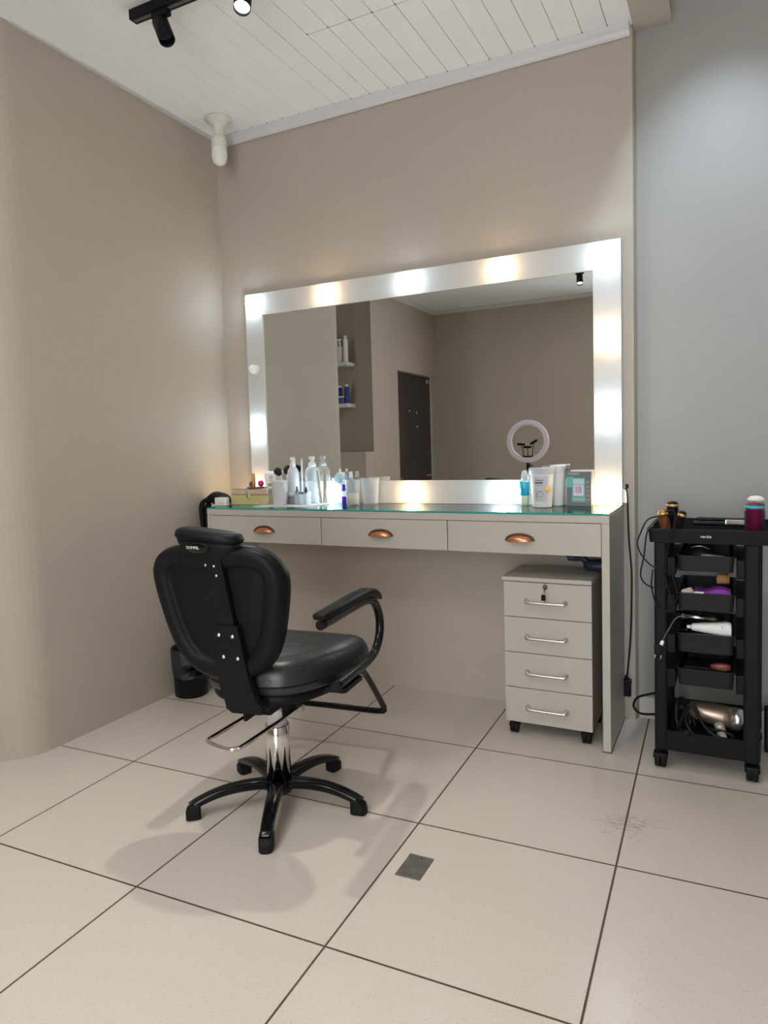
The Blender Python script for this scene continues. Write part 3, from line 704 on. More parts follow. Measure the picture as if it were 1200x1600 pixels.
# clips, comb and styling bits in the top tray
def comb(label, x, y, z, l, rz, M, tail=False):
    mb = MB(); mb.box(-l / 2, l / 2, .004, .010, 0, .003, .001)
    for i in range(int(l / .0032)): mb.box(-l / 2 + .001 + i * .0032, -l / 2 + .0024 + i * .0032, -.012, .005, .0005, .0025)
    o = mb.build('hair_comb', M); o.location = (x, y, z); o.rotation_euler = (.5, 0, rz); return T(o, label, 'comb')
comb('black hair comb lying among the clips in the trolley top tray', 1.850, .19, .7625, .16, .1, black_gloss)
def clip(label, x, y, z, rz, M, l=.075, grp=None):
    t = thing('hair_clip', label, 'hair clip', (x, y, z), rz, grp)
    mb = MB(); mb.loft([[Vector((u, q.x, .007 + .006 * (u + l / 2) / l + q.y)) for q in rrect(w_, .003, .0012, 2)] for u, w_ in ((-l / 2, .004), (-l / 4, .009), (l / 4, .012), (l / 2, .010))]); mb.build('upper_jaw', M, t)
    mb = MB(); mb.loft([[Vector((u, q.x, .003 + q.y)) for q in rrect(w_, .003, .0012, 2)] for u, w_ in ((-l / 2, .004), (-l / 4, .009), (l / 4, .012), (l / 2, .010))]); mb.lathe([(0, -.006), (.003, -.006), (.003, .006), (0, .006)], 10, (l * .2, 0, .006), (0, 1, 0), cap=False); mb.build('lower_jaw', M, t)
    return t
G = 'hair clips in the trolley top tray'
clip('dark pink hair clip near the left end of the trolley top tray', 1.775, .15, ZTT, .2, mat('dusty_pink', (.35, .10, .13), .4))
for x, y, rz, lb_ in ((1.80, .21, 1.2, 'black hair clip just right of the pink one in the trolley top tray'), (1.835, .255, .4, 'black hair clip at the back middle of the trolley top tray'), (1.87, .275, -.5, 'black hair clip behind the straightener in the trolley top tray'), (1.905, .17, 1.0, 'black hair clip just left of the magenta brush in the trolley top tray')):
    clip(lb_, x, y, ZTT + .004, rz, black_gloss, .085, G)
t = thing('styling_iron', 'black hair straightener with a shiny plate resting on the trolley top tray', 'hair straightener', (1.875, .215, .790), -.12)
mb = MB(); mb.box(-.10, .075, -.014, .014, 0.003, .016, .005); mb.build('lower_arm', black_gloss, t)
mb = MB(); mb.box(-.09, .080, -.013, .013, .0175, .030, .006); mb.build('upper_arm', black_gloss, t)
mb = MB(); mb.box(.0, .072, -.0145, -.0125, .008, .026, .003); mb.build('plate', chrome, t)
# cords hanging down the left side of the trolley
def cord(name, label, pts, r, M=cable_black, cat='cord', n=8): 
    mb = MB(); mb.tube(pts, r, 8, n); return T(mb.build(name, M), label, cat)
P = lambda l, y: [at(a, b_, y=y) for a, b_ in l]
cord('power_cord', 'black cord looping left from the trolley top and back behind its post', P([(1052, 803), (1035, 806), (1012, 812), (1000, 835), (996, 850), (1003, 868), (1020, 885), (1045, 893), (1052, 905), (1058, 930), (1050, 950), (1035, 955), (1024, 940), (1018, 915), (1020, 890)], .096), .0024)
cord('power_cord', 'black cord hanging in a long loop down the left post of the trolley', P([(1022, 822), (1011, 832), (1006, 870), (1001, 895), (1006, 910), (1022, 918), (1045, 915)], .100), .0024)
cord('power_cord', 'dark double cord hanging over the front of the trolley top tray beside the brushes', P([(1040, 800), (1050, 797), (1055, 806), (1051, 830), (1044, 855), (1040, 885), (1042, 915), (1052, 940)], .092), .0024)
cord('power_cord', 'black cord curling out behind the trolley near the floor on its left', [at(1040, 1080, y=.30), at(1018, 1084, y=.32), at(996, 1090, y=.34), at(990, 1103, y=.35), at(999, 1114, y=.35), at(1018, 1116, y=.33), at(1045, 1115, y=.3)], .0042)
t = thing('plug_cable', 'thin grey cable with a white ended plug hanging over the third trolley tray', 'cable', at(1034, 1000, y=.100))
o0 = t.location.copy()
mb = MB(); mb.tube([p - o0 for p in P([(1066, 962), (1056, 966), (1048, 978), (1040, 992), (1035, 1002)], .104)], .0022, 8, 6); mb.build('cable', cable_grey, t)
mb = MB(); p0 = at(1036, 1001, y=.103) - o0; mb.lathe([(.003, 0), (.006, .004), (.006, .016), (.003, .02)], 12, p0, (-.4, 0, -1)); mb.build('plug_collar', white_pl, t)
mb = MB(); p0 = at(1029, 1012, y=.103) - o0; mb.box(p0.x - .013, p0.x + .011, -.006, .006, p0.z - .022, p0.z + .012, .004); pb = mb.build('plug_body', black_plastic, t)
mb = MB()
for dx in (-.009, .008): mb.tube([p0 + Vector((dx, -.002, -.021)), p0 + Vector((dx - .002, -.002, -.036))], .002, 8, 1)
mb.build('prongs', steel, pb)

# things in the drawer trays
t = thing('pouch', 'crumpled black pouch in the top drawer tray of the trolley', 'pouch', (1.800, .20, .663))
mb = MB(); mb.loft([[Vector((1.0 * w_ * math.cos(a) * (1 + .06 * math.sin(3 * a + z * 90)), .6 * w_ * math.sin(a), z)) for a in [2 * PI * i / 26 for i in range(26)]] for w_, z in ((.045, 0), (.054, .010), (.052, .035), (.042, .055), (.028, .068), (.012, .072))]); mb.build('body', black_vinyl, t)
mb = MB(); mb.tube([(-.03, -.02, .062), (0, -.024, .068), (.03, -.018, .058)], .002, 8, 4); mb.build('zip', steel, t)
mb = MB(); mb.loft([[Vector((u, q.x, q.y)) for q in rrect(w_, h_, .003, 3)] for u, w_, h_ in ((-.040, .008, .006), (-.02, .022, .012), (.02, .020, .012), (.040, .010, .006))]); o = mb.build('hair_claw', mat('grey_shell', (.22, .21, .21), .3)); o.location = (1.845, .128, .705); o.rotation_euler = (0, 0.1, -.1); T(o, 'small grey oval hair clip on the rim of the top drawer tray of the trolley', 'hair clip')
purple = mat('purple_cloth', (.20, .035, .30), .7, noise=.15, nscale=40)
mb = MB(); mb.loft([[Vector((u, q.x, q.y + .006 * math.sin(u * 60))) for q in rrect(.07 - abs(u) * .3, .030 - abs(u) * .2, .008, 4)] for u in [-.052 + .008 * i for i in range(14)]]); o = mb.build('folded_cloth', purple); o.location = (1.838, .158, .585); T(o, 'folded purple cloth at the front of the second trolley tray', 'cloth')
mb = MB(); mb.lathe([(.010, -.018), (.017, -.018), (.0175, 0), (.017, .018), (.010, .018)], 24, (0, 0, 0), (1, .2, 0), cap=False); o = mb.build('tape_roll', mat('brown_orange_tape', (.42, .22, .09), .5)); o.location = (1.865, .20, .624); T(o, 'brown and orange tape roll above the purple cloth in the second trolley tray', 'tape roll')
mb = MB(); rings = []
for r_, z in ((.020, 0), (.030, .008), (.034, .028), (.026, .046), (.010, .056)): rings.append([Vector(((r_ * 1.5 + .003 * math.sin(5 * a + z * 200)) * math.cos(a), (r_ + .003 * math.sin(7 * a)) * math.sin(a), z)) for a in [2 * PI * i / 36 for i in range(36)]])
mb.loft(rings); o = mb.build('hair_net', mat('dark_grey_mesh', (.035, .035, .035), .75, bump=.6, bscale=150)); o.location = (1.800, .20, .5395); T(o, 'crumpled dark grey hair net at the left of the second trolley tray', 'hair net')
mb = MB(); mb.loft([[Vector((x, y, 0)) for x, y in ((-.028, -.008), (.0, -.010), (.012, -.004), (.0, .008))], [Vector((x, y, .012)) for x, y in ((-.026, -.006), (.002, -.008), (.008, -.004), (-.002, .004))], [Vector((x, y, .020)) for x, y in ((-.004, -.004), (.0, -.004), (.002, -.001), (-.002, .001))]], smooth=False); o = mb.build('crumpled_tissue', mat('beige_tissue', (.40, .34, .28), .85)); o.location = (1.775, .124, .585); T(o, 'crumpled beige tissue at the front left of the second trolley tray', 'tissue')
mb = MB(); mb.box(-.014, .014, -.004, .004, 0, .006, .002); o = mb.build('white_cap', white_pl); o.location = (1.800, .122, .587); T(o, 'small white cap lying beside the tissue in the second trolley tray', 'tag')  # loose white plastic cap
# third tray: tube bottle, steel curling wand, grey bag
t = thing('squeeze_bottle', 'white tapered squeeze bottle lying in the third trolley tray', 'bottle', (1.828, .150, .468))
mb = MB(); mb.loft([[Vector((u, q.x, q.y + .004)) for q in rrect(.030 + .012 * (u + .05) / .12, h_, min(.012, h_ * .45), 4)] for u, h_ in ((-.052, .016), (-.046, .022), (0, .034), (.05, .046), (.060, .044), (.064, .034))]); mb.build('body', white_pl, t)
mb = MB(); mb.lathe([(.004, 0), (.006, .0), (.006, .014), (.003, .015)], 16, (-.051, 0, .004), (-1, 0, -.1)); mb.build('nozzle', white_pl, t)
mb = MB(); mb.box(.035, .040, -.0216, -.0196, .012, .018); mb.build('print', grey_lab, t)
t = thing('curling_wand', 'silver barrelled curling wand lying across the third trolley tray behind the white bottle', 'curling iron', (1.79, .215, .487))
mb = MB(); mb.tube([(-.050, 0, .006), (.055, .01, -.006)], .0145, 20, 1); mb.build('barrel', steel, t)
mb = MB(); mb.tube([(.052, .01, -.006), (.078, .012, -.01)], [.0150, .0125], 16, 1); mb.tube([(-.050, 0, .006), (-.072, -.004, .009)], [.0150, .009], 16, 1); mb.build('grip', black_plastic, t)
mb = MB(); mb.tube([(-.02, -.016, .014), (.0, -.010, .020), (.02, -.014, .010)], .003, 8, 4); mb.build('clamp', black_plastic, t)
mb = MB(); mb.loft([[Vector(((r_ * 1.3 + .004 * math.sin(4 * a + z * 90)) * math.cos(a), (r_ * .9) * math.sin(a), z)) for a in [2 * PI * i / 32 for i in range(32)]] for r_, z in ((.024, 0), (.029, .02), (.028, .05), (.020, .075), (.008, .083))]); o = mb.build('plastic_bag', mat('grey_blue_plastic', (.16, .18, .20), .35)); o.location = (1.848, .235, .404); T(o, 'crumpled grey blue plastic bag at the right of the third trolley tray', 'plastic bag')
mb = MB(); mb.tube([(-.03, -.005, .0), (-.01, -.012, .008), (.01, -.008, .004), (.025, -.012, .012)], .005, 8, 5); mb.tube([(-.045, 0, .0), (-.03, .01, .018), (.0, 0, .022)], .004, 8, 5); o = mb.build('coiled_cord', cable_black); o.location = (1.765, .150, .437); T(o, 'bunched black cord at the left of the third trolley tray', 'cord')
mb = MB(); mb.loft([[Vector((u, q.x, q.y)) for q in rrect(w_, h_, .004, 3)] for u, w_, h_ in ((-.030, .012, .008), (-.01, .026, .020), (.015, .026, .022), (.028, .014, .012))]); o = mb.build('hair_claw', mat('dull_red_shell', (.22, .06, .04), .35)); o.location = (1.862, .150, .350); T(o, 'dull red hair claw showing above the fourth trolley tray', 'hair claw')
mb = MB(); mb.box(-.05, .05, -.04, .04, 0, .040, .006); o = mb.build('supply_box', black_plastic); o.location = (1.80, .22, .294); T(o, 'black box standing in the fourth trolley tray', 'box')
# hair dryer in the base
t = thing('hair_dryer', 'silver and copper hair dryer with a black cord lying in the base of the trolley', 'hair dryer', (1.835, .21, .150), .0)
cbz = mat('champagne_metal', (.30, .22, .17), .28, metal=.7)
mb = MB(); mb.lathe([(0, -.070), (.024, -.070), (.029, -.050), (.034, -.01), (.036, .03), (.034, .055), (.030, .060)], 32, (0, 0, .022), (1, .05, -.12), cap=False); mb.build('barrel', cbz, t)
mb = MB(); mb.lathe([(.0305, .058), (.036, .058), (.0365, .082), (.030, .090), (0, .090)], 32, (0, 0, .022), (1, .05, -.12), cap=False); mb.build('rear_grille', alu, t)
mb = MB(); mb.lathe([(0, -.095), (.018, -.095), (.022, -.070), (.0245, -.066), (0, -.066)], 28, (0, 0, .022), (1, .05, -.12), cap=False); mb.build('nozzle', black_plastic, t)
mb = MB(); mb.tube([(.02, -.01, 0), (.028, -.045, -.016), (.034, -.075, -.03)], [.017, .015, .013], 16, 4); hn = mb.build('handle', mat('cream_handle', (.34, .31, .28), .35), t)
mb = MB(); mb.box(.018, .030, -.050, -.040, -.004, .003, .002); mb.build('switch', white_pl, hn)
cord('power_cord', 'bundled black cord draped over the dryer in the base of the trolley', [Vector(p) for p in ((1.73, .16, .10), (1.745, .135, .16), (1.765, .128, .215), (1.785, .128, .222), (1.80, .126, .19), (1.815, .124, .16), (1.845, .122, .135), (1.88, .125, .125), (1.90, .14, .13), (1.87, .15, .14), (1.82, .14, .15), (1.79, .128, .20), (1.772, .130, .21), (1.76, .132, .17), (1.78, .128, .13), (1.83, .128, .112))], .0046)
cord('power_cord', 'thick black cord coiled at the left of the trolley base', [Vector(p) for p in ((1.72, .2, .12), (1.735, .17, .18), (1.75, .16, .20), (1.77, .17, .16), (1.76, .15, .12), (1.735, .15, .14), (1.73, .17, .20), (1.75, .2, .21), (1.79, .2, .12))], .0058)
t = thing('two_pin_plug', 'black two pin plug with steel prongs at the front of the trolley base', 'plug', (1.775, .128, .122))
mb = MB(); mb.tube([(-.02, 0, .012), (.0, 0, .0)], [.009, .011], 12, 1); pb = mb.build('plug_body', black_plastic, t)
for dx in (-.005, .008):
    mb = MB(); mb.tube([(dx, -.004, -.004), (dx + .012, -.006, -.012)], .002, 8, 1); mb.build('prong', steel, pb)

# ------------------------------------------------------------------ wall items by the desk's right side
t = thing('wall_socket', 'white socket box low on the wall right of the mirror', 'socket', (1.530, YB, .867))
mb = MB(); mb.box(-.010, .012, -.022, -.0005, -.026, .027, .002); mb.build('box', white_pl, t)
mb = MB(); mb.lathe([(0, 0), (.006, 0), (.006, .016), (0, .016)], 12, (.006, -.023, .029), (0, 0, 1), cap=False); mb.build('plug', black_plastic, t)
cord('mirror_cord', 'black cord dropping from the white socket down the wall to an inline connector', [at(a, b_, y=YB - .022) for a, b_ in ((977, 763), (980, 770), (981, 800), (982.5, 840), (985, 870), (987, 900), (986.5, 950), (985, 1000), (981, 1045), (979.5, 1058))], .0032)
pp = at(979, 1073, y=YB - .022)
t = thing('inline_connector', 'black cord connector hanging low by the wall behind the right desk leg', 'connector', (pp.x, YB - .022, pp.z))
mb = MB(); mb.box(-.0165, .0165, -.010, .012, -.036, .028, .004); mb.box(-.0185, .0185, -.012, .013, .012, .030, .004); mb.build('socket_body', black_plastic, t)
mb = MB(); mb.tube([(0, 0, .028), (.001, 0, .046)], [.009, .0045], 12, 1); mb.build('strain_relief', black_rubber, t)
# wall filler marks: thin conduit scars as in the plaster
mb = MB(); mb.box(1.5235, 1.5515, YB - .0006, YB - .0001, 1.272, 1.275); mb.box(1.5235, 1.5515, YB - .0006, YB - .0001, .617, .6195); mb.box(1.5235, 1.5515, YB - .0006, YB - .0001, 1.664, 1.667); mb.box(-.357, -.2, YB - .0006, YB - .0001, 1.675, 1.6775)
struct(mb.build('trim_6', mat('plaster_ridge', (.46, .43, .40), .6)))

# dark hand dryer pushed onto the cabinet top
t = thing('hair_dryer', 'dark navy hair dryer lying on the back of the rolling cabinet under the desk', 'hair dryer', (1.405, .36, .5945))
navy = mat('navy_plastic', (.020, .026, .045), .45)
mb = MB(); mb.lathe([(0, -.045), (.016, -.045), (.021, -.03), (.023, .01), (.020, .045), (0, .050)], 28, (.040, 0, .0245), (1, 0, -.03), cap=False); mb.build('barrel', navy, t)
mb = MB(); mb.tube([(.005, 0, .036), (-.012, 0, .052), (-.030, 0, .048), (-.045, 0, .050)], [.013, .012, .010, .011], 14, 4); mb.tube([(-.010, 0, .058), (.004, 0, .056)], .006, 10, 1); mb.build('handle', navy, t)
mb = MB(); mb.loft([[Vector((x + q.x, q.y, z)) for q in rrect(.028, .024, .006, 3)] for x, z in ((-.048, .040), (-.052, .050), (-.062, .092))]); mb.build('hanging_loop', navy, t)

# ------------------------------------------------------------------ things on the desk, left group
Z = ZG + .0004
# black straightener bag slumped over the desk's left end
t = thing('black_bag', 'black leather bag slumped over the left end of the desk against the wall', 'bag', (-.27, .31, ZG))
def blob(cs, n=26):
    rings = []
    for (x, y, z), (a_, b_), sq in cs:
        rings.append([Vector((x + a_ * math.copysign(abs(math.cos(q)) ** sq, math.cos(q)), y + b_ * math.copysign(abs(math.sin(q)) ** sq, math.sin(q)), z)) for q in [2 * PI * i / n for i in range(n)]])
    return rings
mb = MB(); mb.loft([[Vector((x, .0 + a_ * math.cos(q) , z + b_ * math.sin(q))) for q in [2 * PI * i / 20 for i in range(20)]] for x, z, a_, b_ in ((-.045, .012, .03, .006), (-.035, .024, .055, .022), (-.01, .032, .060, .030), (.025, .028, .055, .027), (.052, .018, .045, .017), (.062, .010, .02, .006))]); mb.build('body', black_vinyl, t)
mb = MB(); mb.tube([(-.02, -.04, .022), (-.045, -.045, .020), (-.063, -.045, -.005), (-.066, -.04, -.06), (-.062, -.035, -.16)], [.008, .010, .012, .012, .010], 12, 5); mb.tube([(-.03, .01, .025), (-.056, .01, .018), (-.068, .01, -.02), (-.064, .01, -.10), (-.05, .008, -.19)], [.008, .010, .014, .014, .010], 12, 5); mb.tube([(-.03, -.02, .0), (-.058, -.02, -.02), (-.058, -.02, -.18)], [.006, .010, .008], 10, 5)
mb.build('hanging_strap', black_vinyl, t)
mb = MB(); mb.tube([(.005, -.058, .010), (.018, -.062, .012)], .003, 8, 1); mb.build('buckle', steel, t)
# small white box with a rounded end
t = thing('white_carton', 'small white rounded carton at the desk\'s left corner by the black bag', 'carton', (-.208, .262, Z), .1)
mb = MB(); mb.loft([[Vector((q.x, q.y, z)) for q in inset(rrect(.066, .038, .014, 5), i_)] for i_, z in ((.001, 0), (0, .002), (0, .032), (.003, .037))]); mb.build('body', ivory, t)
mb = MB(); mb.box(-.018, .026, -.0196, -.0190, .013, .0145); mb.build('print_line', grey_lab, t)

# aluminium case with yellow panels
cx0, cx1, cy0, cy1, cz0, cz1 = -.196, .008, .315, .425, Z, Z + .072
cs = thing('vanity_case', 'aluminium edged case with yellow panels and a latch, near the left end of the desk', 'case', ((cx0 + cx1) / 2, cy0, Z), .04)
W2 = (cx1 - cx0) / 2
mb = MB(); mb.box(-W2 + .002, W2 - .002, .002, .108, .001, .047, .001); bx_ = mb.build('case_body', yellow_fab, cs)
mb = MB(); mb.box(-W2 + .002, W2 - .002, .002, .108, .0485, .071, .001); ld_ = mb.build('case_lid', orange_pan, cs)
mb = MB()
for xx in (-W2, W2 - .005):
    for yy in (0, .105): mb.box(xx, xx + .005, yy, yy + .005, 0, .0475, .001)
for yy in (0, .105): mb.box(-W2, W2, yy, yy + .005, 0, .003, .001); mb.box(-W2, W2, yy, yy + .005, .044, .0475, .001)
for xx in (-W2, W2 - .005): mb.box(xx, xx + .005, 0, .110, 0, .003, .001); mb.box(xx, xx + .005, 0, .110, .044, .0475, .001)
mb.build('body_trim', alu, bx_)
mb = MB()
for xx in (-W2, W2 - .005):
    mb.box(xx, xx + .005, 0, .110, .0482, .0515, .001); mb.box(xx, xx + .005, 0, .110, .069, .0725, .001)
    for yy in (0, .105): mb.box(xx, xx + .005, yy, yy + .005, .0482, .0725, .001)
for yy in (0, .105): mb.box(-W2, W2, yy, yy + .005, .0482, .051, .001); mb.box(-W2, W2, yy, yy + .005, .0695, .0725, .001)
mb.box(-W2, W2, 0, .110, .0710, .0728, .001)
mb.build('lid_trim', alu, ld_)
mb = MB()
for xx in (-W2 - .0012, W2 - .0088):
    for zz in (-.0002, .063): mb.box(xx, xx + .010, -.0012, .012, zz, zz + .0105, .003)
mb.build('corner_caps', steel, bx_)
mb = MB(); mb.box(-.012, .006, -.004, 0, .030, .054, .002); mb.tube([(-.014, -.003, .066), (-.020, -.004, .058), (-.008, -.006, .046), (.002, -.004, .052), (-.004, -.003, .066)], .0022, 8, 4); mb.build('latch', steel, bx_)
# dish with a stick, dark puff disc, magenta puff standing on the case
zc_ = Z + .0732
t = thing('small_dish', 'small dark dish lying on top of the yellow case', 'dish', (-.085, .362, zc_))
mb = MB(); mb.lathe([(0, 0), (.040, 0), (.046, .005), (.044, .006), (.038, .002), (0, .002)], 32, cap=False); mb.build('dish_body', gap_dark, t)
mb = MB(); mb.tube([(.045, 0, .004), (.07, -.01, .004)], .003, 8, 1); mb.build('dish_handle', steel, t)
mb = MB(); mb.tube([(0, 0, 0), (-.004, .004, .066)], [.0075, .0065], 14, 1); o = mb.build('wooden_stick', mat('golden_bamboo', (.55, .30, .08), .45)); o.location = (-.098, .362, zc_ + .0025); T(o, 'short golden wooden stick standing on the dish on the case', 'stick')
mb = MB(); mb.lathe([(0, -.003), (.010, -.004), (.0145, -.003), (.0155, 0), (.0145, .003), (.010, .004), (0, .003)], 24, (0, 0, .0155), (0.1, 1, 0), cap=False); o = mb.build('round_compact', mat('olive_brown', (.12, .09, .045), .4)); o.location = (-.132, .390, zc_ + .0035 - .0035 + .0002); T(o, 'tiny round brown compact standing on edge on the case, left of the stick', 'compact')
mb = MB(); rings = []
for i in range(9):
    ph = PI * i / 8; rings.append([Vector(((.014 + .0012 * math.sin(9 * a)) * math.sin(ph) * math.cos(a) + 1e-5 * math.cos(a), .013 * math.sin(ph) * math.sin(a) + 1e-5 * math.sin(a), .0155 - .0155 * math.cos(ph))) for a in [2 * PI * k / 24 for k in range(24)]])
mb.loft(rings); o = mb.build('powder_puff', magenta); o.location = (-.066, .372, zc_ + .006); T(o, 'small magenta powder puff on the case right of the golden stick', 'powder puff')

# bottles and cups: generic builders
def bottle(name, label, cat, x, y, prof, M, cap_prof=None, capM=None, group=None, capname='cap', rz=0):
    t = thing(name, label, cat, (x, y, Z), rz, group)
    mb = MB(); mb.lathe(prof, 28, cap=False); mb.build('bottle_body', M, t)
    if cap_prof: mb = MB(); mb.lathe(cap_prof, 24, cap=False); mb.build(capname, capM, t)
    return t
# white tube with green print
t = thing('cream_tube', 'white cream tube with a black ring logo and green print, standing behind the case', 'tube', (-.066, .452, Z), .12)
mb = MB(); mb.loft([[Vector((q.x, q.y, z)) for q in rrect(w_, d_, min(w_, d_) * .46, 5)] for w_, d_, z in ((.050, .034, .022), (.058, .030, .06), (.068, .014, .135), (.070, .003, .148))]); mb.build('tube_body', white_pl, t)
mb = MB(); mb.lathe([(0, 0), (.019, 0), (.020, .002), (.020, .021), (0, .021)], 24, cap=False); mb.build('cap', white_pl, t)
mb = MB(); mb.tube([(.006 + .007 * math.cos(a), -.0110, .120 + .007 * math.sin(a)) for a in [2 * PI * i / 16 for i in range(16)]], .0011, 6, 1, closed=True); mb.box(-.008, .016, -.0118, -.0108, .105, .1065); mb.build('logo', ink, t)
mb = MB(); mb.box(-.008, .014, -.0145, -.0135, .078, .092); mb.build('green_print', green_ink, t)
# white cup
t = thing('white_cup', 'tall plain white cup in front of the bottles, right of the case', 'cup', (.089, .296, Z))
mb = MB(); mb.lathe([(0, 0), (.028, 0), (.029, .003), (.035, .104), (.037, .106), (.037, .112), (.033, .112), (.033, .106), (.026, .006), (0, .006)], 36, cap=False); mb.build('cup_body', mat('matte_white_cup', (.62, .60, .60), .4), t)
# makeup brushes: two black powder brushes standing in a small pot
def mkbrush(label, x, y, tilt):
    t = thing('makeup_brush', label, 'makeup brush', (x, y, Z + .10)); ax = Vector(tilt).normalized()
    mb = MB(); mb.tube([Vector((0, 0, -.02)), ax * .035], [.003, .005], 10, 1); mb.build('brush_handle', white_pl, t)
    mb = MB(); mb.lathe([(.005, .033), (.012, .042), (.019, .056), (.018, .066), (.010, .074), (0, .076)], 22, (0, 0, 0), ax, cap=False); mb.build('bristle_head', mat('black_bristles', (.02, .018, .018), .8, bump=.4, bscale=200), t)
mb = MB(); mb.lathe([(0, 0), (.022, 0), (.024, .002), (.026, .086), (.024, .088), (.022, .006), (0, .005)], 30, (0, 0, 0), cap=False); o = mb.build('brush_pot', white_pl); o.location = (.020, .448, Z); T(o, 'white pot holding makeup brushes behind the white cup', 'pot')
mkbrush('black tipped makeup brush leaning left out of the white pot', .012, .448, (-.55, 0, .75))
mkbrush('black tipped makeup brush leaning right out of the white pot', .028, .448, (.12, .0, .9))
t = thing('small_bottle', 'small pale bottle with a dusty pink band behind the white cup', 'bottle', (.068, .456, Z))
mb = MB(); mb.lathe([(0, 0), (.018, 0), (.020, .003), (.020, .112), (.013, .130), (.009, .136), (0, .136)], 28, cap=False); mb.build('bottle_body', frost_pl, t)
mb = MB(); mb.lathe([(.0203, .098), (.0208, .099), (.0208, .108), (.0203, .109)], 28, cap=False); mb.build('pink_band', mat('dusty_pink_band', (.48, .22, .24), .5), t)
mb = MB(); mb.tube([(0, 0, .135), (.0, 0, .205)], .0042, 10, 1); mb.build('applicator', white_pl, t)
# tall spray bottle
def pump_bottle(name, label, x, y, w_, h_, M, top=.045):
    t = thing(name, label, 'bottle', (x, y, Z))
    mb = MB(); mb.lathe([(0, 0), (w_ * .9, 0), (w_, .004), (w_, h_ * .80), (w_ * .93, h_ * .9), (w_ * .62, h_ * .98), (w_ * .5, h_), (0, h_)], 32, cap=False); mb.build('bottle_body', M, t)
    mb = MB(); mb.lathe([(0, h_), (w_ * .52, h_), (w_ * .52, h_ + top * .35), (w_ * .28, h_ + top * .45), (w_ * .28, h_ + top * .7), (0, h_ + top * .7)], 22, cap=False); mb.box(-w_ * .36, w_ * .36, -.010, .006, h_ + top * .68, h_ + top, .003); mb.build('pump', white_pl, t)
    return t
pump_bottle('spray_bottle', 'tall grey white spray bottle with a white pump, in front of the left mirror edge', .092, .405, .026, .168, mat('grey_white_bottle', (.60, .62, .66), .35), .045)
mb = MB(); mb.tube([(0, 0, 0), (.004, 0, .2)], .0035, 10, 1); o = mb.build('applicator_wand', white_pl); o.location = (.118, .435, Z); T(o, 'thin white wand standing right of the tall spray bottle', 'wand')
pump_bottle('pump_bottle', 'wide clear pump bottle with a white nozzle behind the clear glasses', .174, .441, .034, .168, clear_pl, .046)
# clear cup of dropper bottles
def clear_cup(name, label, cat, x, y, r0, r1, h_, M=None):
    t = thing(name, label, cat, (x, y, Z)); mb = MB(); mb.lathe([(0, 0), (r0, 0), (r0 + .001, .002), (r1, h_), (r1 + .0015, h_ + .001), (r1 + .0015, h_ + .004), (r1 - .001, h_ + .004), (r0 - .001, .005), (0, .004)], 36, cap=False); mb.build('cup_body', M or clear_pl, t); return t
t = thing('clear_box', 'square clear plastic box holding two small makeup bottles', 'box', (.114, .374, Z), .05)
def open_box(w_, d_, h_, M, t, name='box_body'):
    mb = MB(); mb.box(-w_ / 2, w_ / 2, -d_ / 2, d_ / 2, 0, .002)
    for sx in (-1, 1): mb.box(sx * w_ / 2 - .001, sx * w_ / 2 + .001, -d_ / 2, d_ / 2, .002, h_)
    for sy in (-1, 1): mb.box(-w_ / 2 + .001, w_ / 2 - .001, sy * d_ / 2 - .001, sy * d_ / 2 + .001, .002, h_)
    return mb.build(name, M, t)
open_box(.074, .044, .058, clear_pl, t)
bottle('foundation_bottle', 'dark plum makeup bottle at the left inside the clear box', 'makeup bottle', .096, .373, [(0, .0025), (.013, .0025), (.014, .005), (.014, .034), (0, .036)], dark_red, [(0, .036), (.012, .036), (.012, .052), (0, .052)], white_pl)
bottle('foundation_bottle', 'brown dropper bottle with a black top at the right inside the clear box', 'makeup bottle', .131, .375, [(0, .0025), (.014, .0025), (.015, .005), (.015, .040), (.008, .046), (0, .046)], brown_liq, [(0, .046), (.009, .046), (.009, .060), (.005, .064), (.004, .080), (0, .082)], gap_dark)
t = thing('clear_box', 'square clear plastic box with black capped vials, beside the box of makeup bottles', 'box', (.176, .352, Z), .03)
open_box(.056, .040, .056, clear_pl, t)
for i, (x, y) in enumerate(((.162, .352), (.178, .346), (.191, .356))):
    bottle('small_vial', ['left one of the clear vials with black caps', 'middle one of the clear vials with black caps', 'right taller vial with a black dropper cap'][i] + ' in the second clear box', 'vial', x, y, [(0, .0025), (.0066, .0025), (.007, .005), (.007, .046), (0, .048)], frost_pl, [(0, .048), (.0068, .048), (.0068, .056 if i < 2 else .066), (.003, .058 if i < 2 else .078), (0, .058 if i < 2 else .080)], ink)
